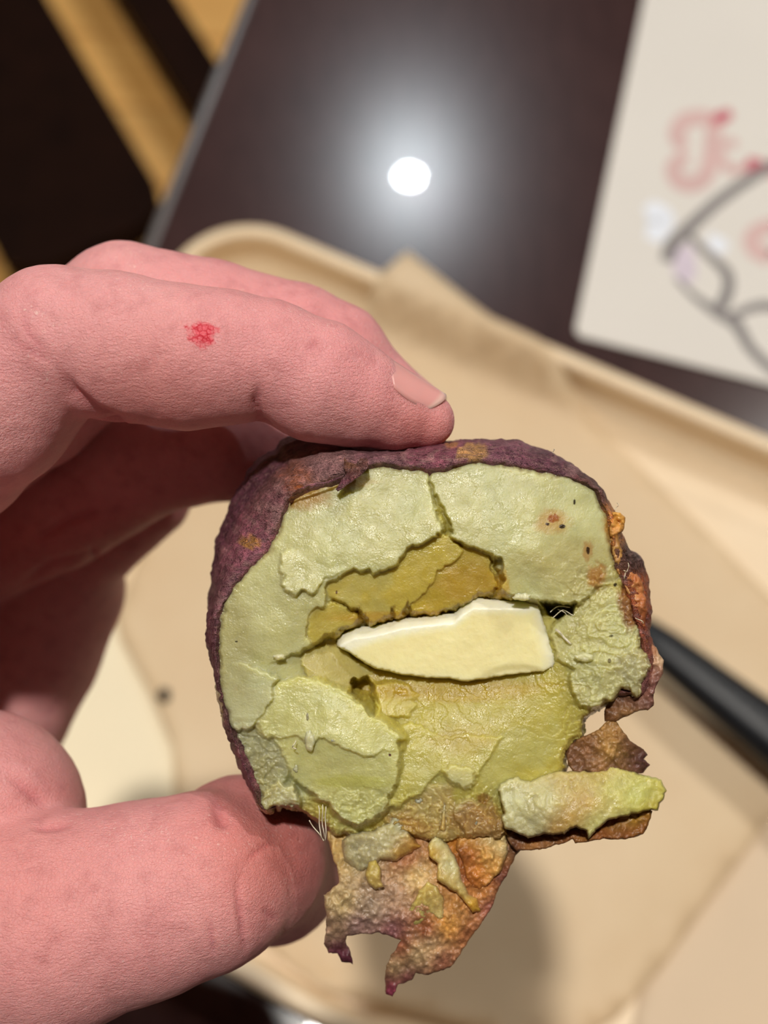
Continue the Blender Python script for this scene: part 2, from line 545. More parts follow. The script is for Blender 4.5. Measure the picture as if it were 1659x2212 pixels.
for l in (-0.6, 0.55):
    c = b0 + bdir * l + bnor * ((o1 - wide) / 2)
    bm = box_mesh(c[0], c[1], BZ - 0.045, 0.04, o1 + wide - 0.03, 0.03, bang, 0.003, 1)
    bm_obj('crossbar', bm, M_DARKWOOD, bench)
    for yy in (-wide + 0.04, o1 - 0.02):
        c = b0 + bdir * l + bnor * yy
        bm = box_mesh(c[0], c[1], (BZ - 0.06) / 2, 0.04, 0.035, BZ - 0.06, bang, 0.003, 1)
        bm_obj('leg', bm, M_DARKWOOD, bench)

# ================================================================== TRAY
ZR = TABLE_Z + 0.024       # rim top
ZF = TABLE_Z + 0.0045      # inside floor
ra = G(681, 523, ZR)[:2]; rb = G(1659, 938, ZR)[:2]
ux = rb - ra; ux /= np.linalg.norm(ux)                 # along the long far edge
uy = np.array([ux[1], -ux[0]])                         # towards the viewer
TW = np.dot(G(560, 2142, ZR)[:2] - ra, uy)
lx0 = np.dot(G(435, 557, ZR)[:2] - ra, ux) - 0.010
TLEN = 0.36
def tray_pt(u, v, z):
    p = ra + ux * (u + lx0) + uy * v
    return (p[0], p[1], z)
def rrect(inset, rad, n=10):
    P = []
    x0, x1, y0, y1 = inset, TLEN - inset, inset, TW - inset
    r = max(rad - inset, 0.004)
    for (cx, cy, a0) in ((x1 - r, y1 - r, 0), (x0 + r, y1 - r, 90), (x0 + r, y0 + r, 180), (x1 - r, y0 + r, 270)):
        for k in range(n + 1):
            a = math.radians(a0 + 90 * k / n)
            P.append((cx + r * math.cos(a), cy + r * math.sin(a)))
    return P
RAD = 0.034
prof = [(0.016, TABLE_Z + 0.0005), (0.012, TABLE_Z + 0.002), (0.0022, ZR - 0.0065), (0.0, ZR - 0.0045), (0.0, ZR - 0.002), (0.0010, ZR - 0.0004), (0.0022, ZR), (0.0050, ZR - 0.0001),
        (0.0058, ZR - 0.0005), (0.0062, ZR - 0.0012), (0.00625, ZR - 0.0020), (0.0063, ZR - 0.0026), (0.0064, ZR - 0.006), (0.0068, ZF + 0.006), (0.0069, ZF + 0.004), (0.0072, ZF + 0.0025), (0.0082, ZF + 0.0008), (0.0100, ZF + 0.0001), (0.0110, ZF), (0.028, ZF)]
tv = []; tf = []; nn = None
for ins, z in prof:
    P = rrect(ins, RAD); nn = len(P)
    tv += [tray_pt(u, v, z) for u, v in P]
for i in range(len(prof) - 1):
    for k in range(nn):
        k2 = (k + 1) % nn
        tf.append((i * nn + k, i * nn + k2, (i + 1) * nn + k2, (i + 1) * nn + k))
tray = empty('tray', 'beige rounded-corner serving tray on the dark table', 'tray')
last = (len(prof) - 1) * nn
rim_o = mesh_obj('rim', tv, tf, M_TRAY, tray)
P = rrect(0.0278, RAD)
fv = [tray_pt(u, v, ZF) for u, v in P] + [tray_pt(u, v, TABLE_Z + 0.0005) for u, v in rrect(0.016, RAD)]
bot = [(k, (k + 1) % nn, nn + (k + 1) % nn, nn + k) for k in range(nn)]
mesh_obj('base', fv, [tuple(range(nn)), tuple(range(2 * nn - 1, nn - 1, -1))], M_TRAY, tray, smooth=False)

def tray_height(p):
    """height of the tray surface under a world xy point"""
    d = p - ra
    u = np.dot(d, ux) - lx0; v = np.dot(d, uy)
    ins = min(u, TLEN - u, v, TW - v)
    pts = [(-0.03, ZR - 0.003), (0.0, ZR - 0.0005), (0.003, ZR), (0.0066, ZR - 0.0004), (0.0115, ZF + 0.006), (0.016, ZF + 0.001), (0.03, ZF)]
    return float(np.interp(ins, [a for a, _ in pts], [b for _, b in pts]))

# ------------------------------------------------------------------ flat sheets lying in the tray
def cdt_fill(loop, step, jitter=0.25, seed=1):
    """triangulate a loop with inner points; returns verts (n,2), tris (m,3), mask of outline verts"""
    L = np.asarray(loop, float)
    rng = np.random.default_rng(seed)
    x0, y0 = L.min(0); x1, y1 = L.max(0)
    gx, gy = np.meshgrid(np.arange(x0, x1, step), np.arange(y0, y1, step * 0.9))
    gx = gx + (np.arange(gx.shape[0]) % 2)[:, None] * step * 0.5
    gx = gx + rng.uniform(-jitter, jitter, gx.shape) * step; gy = gy + rng.uniform(-jitter, jitter, gy.shape) * step
    gx = gx.ravel(); gy = gy.ravel()
    k = poly_sdf(L, gx, gy) < -step * 0.55
    inner = np.stack([gx[k], gy[k]], 1)
    n = len(L)
    verts = [Vector(p) for p in L] + [Vector(p) for p in inner]
    edges = [(i, (i + 1) % n) for i in range(n)]
    vo, _, fo, _, _, _ = delaunay_2d_cdt(verts, edges, [list(range(n))], 1, 1e-9)
    return np.array([tuple(v) for v in vo]), [tuple(f) for f in fo]

def resample(loop, step):
    L = np.asarray(loop, float); out = []
    for i in range(len(L)):
        a = L[i]; b = L[(i + 1) % len(L)]
        n = max(1, int(np.linalg.norm(b - a) / step))
        for k in range(n): out.append(a + (b - a) * k / n)
    return np.array(out)

def paper(name, loop_xy, lift, mat, wave, step=0.006, thick=0.00015, seed=3, parent=None):
    lp = resample(loop_xy, step)
    v2, tris = cdt_fill(lp, step, seed=seed)
    zz = np.array([tray_height(p) for p in v2]) + lift
    zz += wave * (0.5 + 0.5 * fbm(v2[:, 0] * 22, v2[:, 1] * 22, octaves=3, seed=seed)) 
    n = len(v2)
    vv = np.concatenate([np.column_stack([v2, zz]), np.column_stack([v2, zz - thick])])
    ff = list(tris) + [(c + n, b + n, a + n) for a, b, c in tris]
    # outline walls
    cnt = {}
    for t in tris:
        for i in range(3):
            e = (t[i], t[(i + 1) % 3]); cnt[e] = 1
    for (a, b) in list(cnt):
        if (b, a) not in cnt: ff.append((a, a + n, b + n, b))
    return mesh_obj(name, vv, ff, mat, parent)

def gp(px, py, z): return G(px, py, z)[:2]
wax_loop = [gp(880, 540, ZR + .002), gp(970, 612, ZR + .002), gp(1062, 690, ZR + .001), gp(1150, 790, ZF + .002), gp(1400, 1035, ZF), gp(1659, 1290, ZF), gp(1930, 1560, ZF), gp(1659, 1775, ZF), gp(1520, 1960, ZF), gp(1430, 2090, ZF),
            gp(1330, 2200, ZF), gp(1180, 2290, ZF), gp(1000, 2216, ZF), gp(880, 2186, ZF), gp(700, 2140, ZF + .003), gp(520, 2010, ZF), gp(400, 1840, ZF), gp(380, 1730, ZF), gp(376, 1620, ZF), gp(325, 1500, ZF), gp(262, 1385, ZF), gp(250, 1330, ZF),
            gp(330, 1150, ZF), gp(520, 880, ZF), gp(690, 700, ZF), gp(775, 640, ZR + .001), gp(820, 595, ZR + .002)]
wax = paper('wax_paper', wax_loop, 0.0012, M_WAX, 0.0035, 0.0055)
tag(wax, 'tan translucent sheet of wax paper lining the beige tray', 'paper')
nap_loop = [gp(90, 1330, ZF), gp(290, 1290, ZF), gp(400, 1560, ZF), gp(430, 1800, ZF), gp(200, 1830, ZF), gp(60, 1600, ZF)]
nap = paper('napkin', nap_loop, 0.0004, M_NAPKIN, 0.0006, 0.006, seed=9)
tag(nap, 'cream paper napkin showing between the fingers and the thumb', 'napkin')
nap2_loop = [gp(1659, 1700, ZF), gp(1800, 1740, ZF), gp(1830, 2260, ZF), gp(1350, 2300, ZF), gp(1390, 2080, ZF), gp(1560, 1850, ZF)]
nap2 = paper('paper_sheet', nap2_loop, 0.0004, M_TANPAPER, 0.0005, 0.006, seed=12)
tag(nap2, 'pale tan paper sheet at the lower right, under the wax paper edge', 'paper')

# crumb
cp = gp(355, 1503, ZF + .004)
bm = bmesh.new(); bmesh.ops.create_icosphere(bm, subdivisions=2, radius=0.0028)
for v in bm.verts:
    v.co *= 1 + 0.25 * math.sin(v.co.x * 2000) * math.cos(v.co.y * 1700)
    v.co.z *= 0.6; v.co.x *= 0.85
bmesh.ops.translate(bm, vec=(cp[0], cp[1], ZF + 0.0048), verts=bm.verts)
tag(bm_obj('crumb', bm, M_CRUMB, None, True), 'tiny black charred crumb on the wax paper left of the potato', 'crumb')

# black handle
def tube(name, pts, radii, mat, parent=None, n=20, flat=1.0, up=(0, 0, 1), cap=True):
    pts = [Vector(p) for p in pts]; v = []; f = []
    m = len(pts)
    for i, p in enumerate(pts):
        t = (pts[min(i + 1, m - 1)] - pts[max(i - 1, 0)]).normalized()
        s = t.cross(Vector(up))
        s = s.normalized() if s.length > 1e-6 else t.orthogonal().normalized()
        w = s.cross(t).normalized()
        for k in range(n):
            a = 2 * math.pi * k / n
            v.append(p + s * math.cos(a) * radii[i] + w * math.sin(a) * radii[i] * flat)
    for i in range(m - 1):
        for k in range(n):
            k2 = (k + 1) % n
            f.append((i * n + k, i * n + k2, (i + 1) * n + k2, (i + 1) * n + k))
    if cap:
        f.append(tuple(range(n - 1, -1, -1))); f.append(tuple(range((m - 1) * n, m * n)))
    return mesh_obj(name, v, f, mat, parent)
hz = TABLE_Z + 0.026
ha = G(1385, 1362, hz); hb = G(1659, 1580, hz); hd = hb - ha; hl = np.linalg.norm(hd); hd /= hl
kn = empty('knife', 'black plastic knife handle poking out from behind the potato at right', 'cutlery')
hp = []; hr = []
for t, r in ((-0.004, .0026), (-0.003, .0045), (0.0, .0058), (0.01, .0072), (0.03, .0083), (0.05, .0095), (0.075, .0108), (0.10, .0112), (0.115, .0108), (0.120, .008), (0.1215, .004)):
    hp.append(ha + hd * t); hr.append(r)
tube('handle', hp, hr, M_BLACK, kn, 24, 0.75)
bl = [ha + hd * t + np.array([0, 0, 0.0]) for t in (-0.085, -0.08, -0.06, -0.03, -0.002)]
tube('blade', bl, [.001, .005, .007, .0065, .0045], M_BLACK, kn, 12, 0.12)

# ================================================================== CARD with print
ca = gp(1240, 724, TABLE_Z + .0012); cl = gp(1390, 0, TABLE_Z + .0012)
cdy = cl - ca; cdy /= np.linalg.norm(cdy); cdx = np.array([cdy[1], -cdy[0]])
cr = gp(1659, 830, TABLE_Z + .0012) - ca
cdx = cr / np.linalg.norm(cr)
CZ = TABLE_Z + 0.0014
card = empty('menu_card', 'cream menu card with pink script and a grey line drawing', 'card')
def cpt(a, b, z=CZ):
    p = ca + cdx * a + cdy * b
    return (p[0], p[1], z)
rr = 0.004; P = []
for (cx, cy, a0) in ((0.21 - rr, 0.297 - rr, 0), (rr, 0.297 - rr, 90), (rr, rr, 180), (0.21 - rr, rr, 270)):
    for k in range(6):
        a = math.radians(a0 + 18 * k); P.append((cx + rr * math.cos(a), cy + rr * math.sin(a)))
bm = bmesh.new()
f = bm.faces.new([bm.verts.new(cpt(a, b, TABLE_Z + .0002)) for a, b in P])
r = bmesh.ops.extrude_face_region(bm, geom=[f])
bmesh.ops.translate(bm, vec=(0, 0, CZ - TABLE_Z - .0002), verts=[v for v in r['geom'] if isinstance(v, bmesh.types.BMVert)])
bmesh.ops.recalc_face_normals(bm, faces=bm.faces)
bm_obj('sheet', bm, M_CARD, card)

def spline(pts, n=12):
    P = [np.array(p, float) for p in pts]
    P = [2 * P[0] - P[1]] + P + [2 * P[-1] - P[-2]]
    out = []
    for i in range(1, len(P) - 2):
        for k in range(n):
            t = k / n
            out.append(0.5 * ((2 * P[i]) + (-P[i - 1] + P[i + 1]) * t + (2 * P[i - 1] - 5 * P[i] + 4 * P[i + 1] - P[i + 2]) * t * t + (-P[i - 1] + 3 * P[i] - 3 * P[i + 1] + P[i + 2]) * t ** 3))
    out.append(P[-2])
    return out

def stroke(name, px_pts, width_px, mat, lift=0.0001, parent=card):
    """flat stroke on the card"""
    s = spline([tuple(p[:2]) for p in px_pts])
    ws = np.interp(np.linspace(0, 1, len(s)), np.linspace(0, 1, len(px_pts)), [p[2] if len(p) > 2 else width_px for p in px_pts])
    v = []; f = []
    for i, p in enumerate(s):
        t = s[min(i + 1, len(s) - 1)] - s[max(i - 1, 0)]
        t = t / (np.linalg.norm(t) + 1e-9); nrm = np.array([-t[1], t[0]])
        for sg in (-1, 1):
            q = p + nrm * ws[i] / 2 * sg * (1.25 if name == 'letter_stroke' else 1.1)
            v.append(G(q[0], q[1], CZ + lift))
    for i in range(len(s) - 1):
        f.append((2 * i, 2 * i + 1, 2 * i + 3, 2 * i + 2))
    return mesh_obj(name, v, f, mat, parent, smooth=False)
# script capital and the letters after it
stroke('letter_stroke', [(1480, 322, 22), (1462, 292, 30), (1478, 262, 30), (1515, 254, 28), (1555, 258, 24), (1580, 240, 18)], 26, M_PINK)
stroke('letter_stroke', [(1545, 262, 26), (1540, 300, 30), (1536, 345, 32), (1520, 385, 30), (1490, 398, 30), (1464, 388, 30), (1454, 365, 28), (1468, 345, 24), (1490, 345, 16)], 28, M_PINK, 0.00012)
stroke('letter_stroke', [(1552, 318, 12), (1578, 306, 16), (1590, 318, 14)], 14, M_PINK, 0.00014)
stroke('letter_stroke', [(1556, 318, 14), (1560, 345, 16), (1578, 366, 18), (1605, 364, 18), (1628, 356, 16)], 18, M_PINK, 0.00015)
stroke('letter_stroke', [(1540, 262, 18), (1560, 252, 22), (1580, 244, 16)], 20, M_RED, 0.00016)
stroke('letter_stroke', [(1612, 352, 22), (1635, 358, 26), (1662, 366, 22), (1700, 350, 20)], 20, M_RED, 0.00016)
stroke('letter_stroke', [(1665, 556, 30), (1632, 540, 30), (1624, 515, 30), (1645, 495, 28), (1680, 490, 26), (1705, 515, 26), (1695, 545, 26), (1665, 556, 26)], 28, M_PINK)
# drawing, plus bluish reflections painted on the card as pale patches
stroke('drawing_line', [(1440, 565, 26), (1452, 530, 30), (1490, 490, 26), (1545, 440, 24), (1600, 400, 22), (1660, 362, 22), (1720, 330, 20)], 24, M_GREY, 0.00018)
stroke('drawing_line', [(1488, 508, 14), (1530, 550, 16), (1570, 590, 22), (1572, 630, 24), (1552, 672, 26)], 20, M_GREY, 0.00014)
stroke('drawing_line', [(1460, 600, 8), (1500, 640, 12), (1550, 675, 22), (1590, 700, 24), (1620, 750, 20), (1660, 790, 20), (1720, 840, 20)], 20, M_GREY, 0.00018)
stroke('drawing_line', [(1570, 690, 16), (1610, 670, 18), (1650, 660, 20), (1700, 668, 20)], 20, M_GREY, 0.00016)
stroke('print_sheen_patch', [(1480, 530, 30), (1480, 580, 50), (1490, 610, 24)], 40, M_LILAC, 0.00008)
stroke('print_sheen_patch', [(1400, 440, 24), (1425, 475, 60), (1410, 520, 30)], 40, M_BLUESHEEN, 0.00006)  # painted reflection, as is the other bluish patch
stroke('print_sheen_patch', [(1530, 510, 16), (1555, 530, 34), (1570, 540, 16)], 30, M_BLUESHEEN, 0.00006)

# ================================================================== SWEET POTATO
potato = empty('sweet_potato', 'broken roasted sweet potato with purple skin and pale yellow flesh held by the hand', 'sweet potato')
PC = np.array([940.0, 1380.0])
F_POLY = [(470, 1447), (469, 1393), (470, 1355), (477, 1322), (491, 1291), (507, 1261), (541, 1227), (577, 1190), (595, 1163), (605, 1126), (622, 1079), (642, 1062), (683, 1050), (740, 1030), (790, 1008), (828, 999), (879, 1008), (926, 1018), (963, 1011), (981, 1005), (1034, 998), (1081, 1003), (1144, 1014), (1191, 1022), (1232, 1030), (1266, 1045), (1288, 1058), (1300, 1089), (1312, 1108), (1320, 1139), (1324, 1186), (1334, 1233), (1351, 1265), (1369, 1312), (1379, 1359), (1385, 1384), (1390, 1410), (1396, 1440), (1391, 1459), (1376, 1500),
          (1341, 1492), (1316, 1515), (1304, 1529), (1272, 1537), (1257, 1559), (1258, 1587), (1228, 1609), (1222, 1628), (1215, 1660), (1170, 1700), (1110, 1740), (1090, 1800), (950, 1815), (850, 1800), (760, 1805), (712, 1795), (690, 1770), (655, 1748), (640, 1745), (615, 1743), (578, 1748), (559, 1731), (534, 1666), (512, 1615), (495, 1565), (480, 1510)]
S_POLY = [(462, 1450), (450, 1415), (443, 1385), (447, 1335), (456, 1290), (465, 1240), (480, 1190), (505, 1148), (530, 1108), (565, 1060), (600, 1025), (640, 992), (690, 972), (740, 969), (800, 975), (860, 972), (910, 965), (950, 957), (1030, 956), (1090, 952), (1130, 958), (1170, 972), (1200, 982), (1240, 1005), (1280, 1035), (1305, 1060), (1314, 1085), (1330, 1108), (1342, 1150), (1362, 1190), (1388, 1207), (1400, 1250), (1410, 1310), (1405, 1360), (1415, 1395), (1425, 1425), (1418, 1470), (1400, 1500),
          (1330, 1530), (1290, 1550), (1240, 1600), (1190, 1660), (1110, 1720), (1060, 1770), (950, 1785), (850, 1775), (760, 1775), (690, 1760), (640, 1742), (578, 1753), (553, 1738), (528, 1680), (503, 1628), (485, 1570), (470, 1505)]

def polar(poly, n):
    """radius at n even angles around PC"""
    L = resample(poly, 1.0) - PC
    a = np.arctan2(L[:, 1], L[:, 0]); r = np.hypot(L[:, 0], L[:, 1])
    o = np.argsort(a); a = a[o]; r = r[o]
    t = np.linspace(-math.pi, math.pi, n, endpoint=False)
    return t, np.interp(t, a, r, period=2 * math.pi)

FLESH = [  # albedo of the flesh by place
]
def rim_depth(theta):
    # how far the broken edge stands from the lens, round the rim (mm)
    return 159.2 + 0.9 * np.cos(theta * 2 + 0.4)

# ---- skin
NA = 900
th, rF = polar(F_POLY, NA)
_, rS = polar(S_POLY, NA)
rS = np.maximum(rS, rF + 2.0)
kk = np.arange(NA)
rag = 3.5 * fbm(np.cos(th) * 14, np.sin(th) * 14, octaves=4, seed=5)
rF2 = rF + rag
bottom = np.where(np.cos(th) > 0, smooth01((np.sin(th) - 0.26) / 0.1), smooth01((np.sin(th) - 0.70) / 0.08))          # open side: torn away, no skin lip there
rows = []; rowcol = []
def skin_colour(x, y, back):
    base = idw_col([(470, 1300, (106, 72, 80)), (520, 1160, (128, 80, 94)), (600, 1080, (108, 74, 80)), (700, 1000, (118, 90, 92)), (820, 985, (108, 76, 84)), (930, 985, (116, 68, 82)), (1100, 975, (108, 70, 84)), (1200, 1000, (92, 56, 70)),
                    (1290, 1060, (84, 56, 52)), (1330, 1130, (190, 130, 64)), (1370, 1200, (58, 40, 34)), (1385, 1280, (150, 84, 48)), (1395, 1340, (110, 56, 36)), (1410, 1430, (118, 70, 56)), (1400, 1480, (110, 72, 70)), (455, 1400, (92, 58, 66)), (480, 1530, (74, 46, 48)), (530, 1680, (96, 52, 66)), (560, 1740, (84, 56, 48)),
                    (650, 1056, (128, 80, 56))], x, y, 4.0)
    n = fbm(x / 16, y / 16, octaves=4, seed=41)
    base = base * (1 + 0.5 * n)[..., None]
    n2 = smooth01((fbm(x / 30, y / 22, octaves=3, seed=77) - 0.28) / 0.2)[..., None]
    base = base * (1 - 0.5 * n2) + np.array(lin((150, 118, 118))) * 0.5 * n2
    for cx, cy, rx, ry, c in ((540, 1171, 24, 15, (158, 118, 66)), (1020, 979, 34, 22, (158, 124, 80)), (975, 961, 16, 8, (150, 104, 64)), (660, 1056, 30, 5, (150, 84, 40))):
        q = np.hypot((x - cx) / rx, (y - cy) / ry) + 0.35 * fbm(x / 9, y / 9, octaves=3, seed=9)
        k = smooth01((1.1 - q) / 0.35)[..., None] * (1 - back)
        base = base * (1 - k) + np.array(lin(c)) * k
    return base
rd = rim_depth(th)
def add_row(px, py, d, back=0.0):
    nz = fbm(px / 26, py / 26, d / 2.0, octaves=4, seed=3)
    P3 = cam_mm(px, py, d)
    cen = cam_mm(PC[0], PC[1], d)
    out = P3 - cen; out /= np.linalg.norm(out, axis=-1, keepdims=True) + 1e-9
    nz2 = fbm(px / 9, py / 9, d / 0.8, octaves=3, seed=13)
    P3 = P3 + out * (0.42 * nz + 0.14 * nz2)[:, None]
    rows.append(P3); rowcol.append(skin_colour(px, py, back))
cosT, sinT = np.cos(th), np.sin(th)
lip = (1 - bottom)
for fr, dd in ((-0.05, 2.2), (-0.02, 0.6), (0.0, -0.15), (0.05, -0.35), (0.14, -0.45), (0.26, -0.4), (0.4, -0.1), (0.55, 0.5), (0.7, 1.3), (0.84, 2.5), (0.94, 4.0), (1.0, 6.0)):
    r = (rF2 + (rS - rF2) * fr if fr >= 0 else rF2 * (1 + fr)) * (1 - 0.06 * bottom)
    add_row(PC[0] + cosT * r, PC[1] + sinT * r, rd + dd * (1.0) + bottom * 6.5)
# body behind: taper in true millimetres
S3 = rows[-1]; cen0 = S3.mean(0)
ul = np.clip(-(cosT * 0.66 + sinT * 0.75), 0, 1) ** 6
for dz, sc in ((3, 1.01), (6, 1.015), (10, 1.015), (15, 1.01), (21, 0.985), (28, 0.93), (35, 0.86), (42, 0.76), (50, 0.62), (57, 0.46), (62, 0.30), (65, 0.14), (66, 0.02)):
    grow = 1 + 0.12 * ul * smooth01(dz / 10.0) * (1 if dz < 30 else max(0.0, 1 - (dz - 30) / 30.0))
    c = cen0 + np.array([-0.02 * dz, -0.03 * dz, 0])
    P3 = c + (S3 - cen0) * (sc * grow)[:, None]
    P3[:, 2] = S3[:, 2] * (1 - smooth01(dz / 30)) + cen0[2] * smooth01(dz / 30) + dz
    nz = fbm(P3[:, 0] / 3, P3[:, 1] / 3, P3[:, 2] / 3, octaves=3, seed=8)
    out = P3 - c; out[:, 2] = 0; out /= np.linalg.norm(out, axis=1, keepdims=True) + 1e-9
    P3 = P3 + out * 0.3 * nz[:, None]
    rows.append(P3)
    bx = P3[:, 0] / P3[:, 2] * FPX + CX; by = P3[:, 1] / P3[:, 2] * FPX + CY
    colb = np.array(lin((92, 56, 70)))[None] * (1 + 0.5 * fbm(P3[:, 0] / 2, P3[:, 1] / 2, P3[:, 2] / 2, octaves=4, seed=31))[:, None]
    rowcol.append(colb)
V = np.concatenate(rows); Cc = np.concatenate(rowcol)
nr = len(rows)
i0 = (np.arange(nr - 1)[:, None] * NA + kk[None]).ravel(); i1 = (np.arange(nr - 1)[:, None] * NA + (kk[None] + 1) % NA).ravel()
Fq = np.stack([i0, i0 + NA, i1 + NA, i1], 1)
skin_o = mesh_obj('skin', to_world(V), Fq, M_PSKIN, potato, True, Cc)

# ---- flesh relief
STEP = 1.4
gx = np.arange(440, 1440, STEP); gy = np.arange(975, 1840, STEP)
X, Y = np.meshgrid(gx, gy)
wx = 7 * fbm(X / 26, Y / 26, octaves=2, seed=1) + 4.0 * fbm(X / 9, Y / 9, octaves=3, seed=2)
wy = 7 * fbm(X / 26, Y / 26, octaves=2, seed=3) + 4.0 * fbm(X / 9, Y / 9, octaves=3, seed=4)
Xw, Yw = X + wx, Y + wy
fs = poly_sdf(F_POLY, Xw, Yw)
base_ctrl = [(x, y, 160.6) for (x, y) in F_POLY[0:40:2]]
base_ctrl += [(930, 1345, 168), (800, 1385, 167.5), (1080, 1360, 167), (700, 1390, 165.5), (1180, 1340, 165), (900, 1475, 164.6), (1050, 1475, 164.4), (950, 1550, 162.6), (1100, 1540, 162.2), (950, 1640, 160.9), (1120, 1620, 161.2), (1190, 1480, 162), (1000, 1720, 160.4),
              (900, 1720, 162), (1000, 1800, 163), (750, 1790, 164), (600, 1690, 163.5), (520, 1600, 162.5), (900, 1150, 163.2), (750, 1250, 163.5), (1050, 1180, 163.2), (1280, 1400, 160.3), (1250, 1250, 161), (1200, 1600, 162), (1180, 1680, 162.5), (1080, 1760, 163), (620, 1420, 160.8), (600, 1520, 161)]
PALE = (226, 226, 180); GREY = (216, 218, 182); YEL = (214, 198, 108); DEEP = (200, 172, 66); BOWL = (212, 202, 112); PULPY = (206, 192, 140)
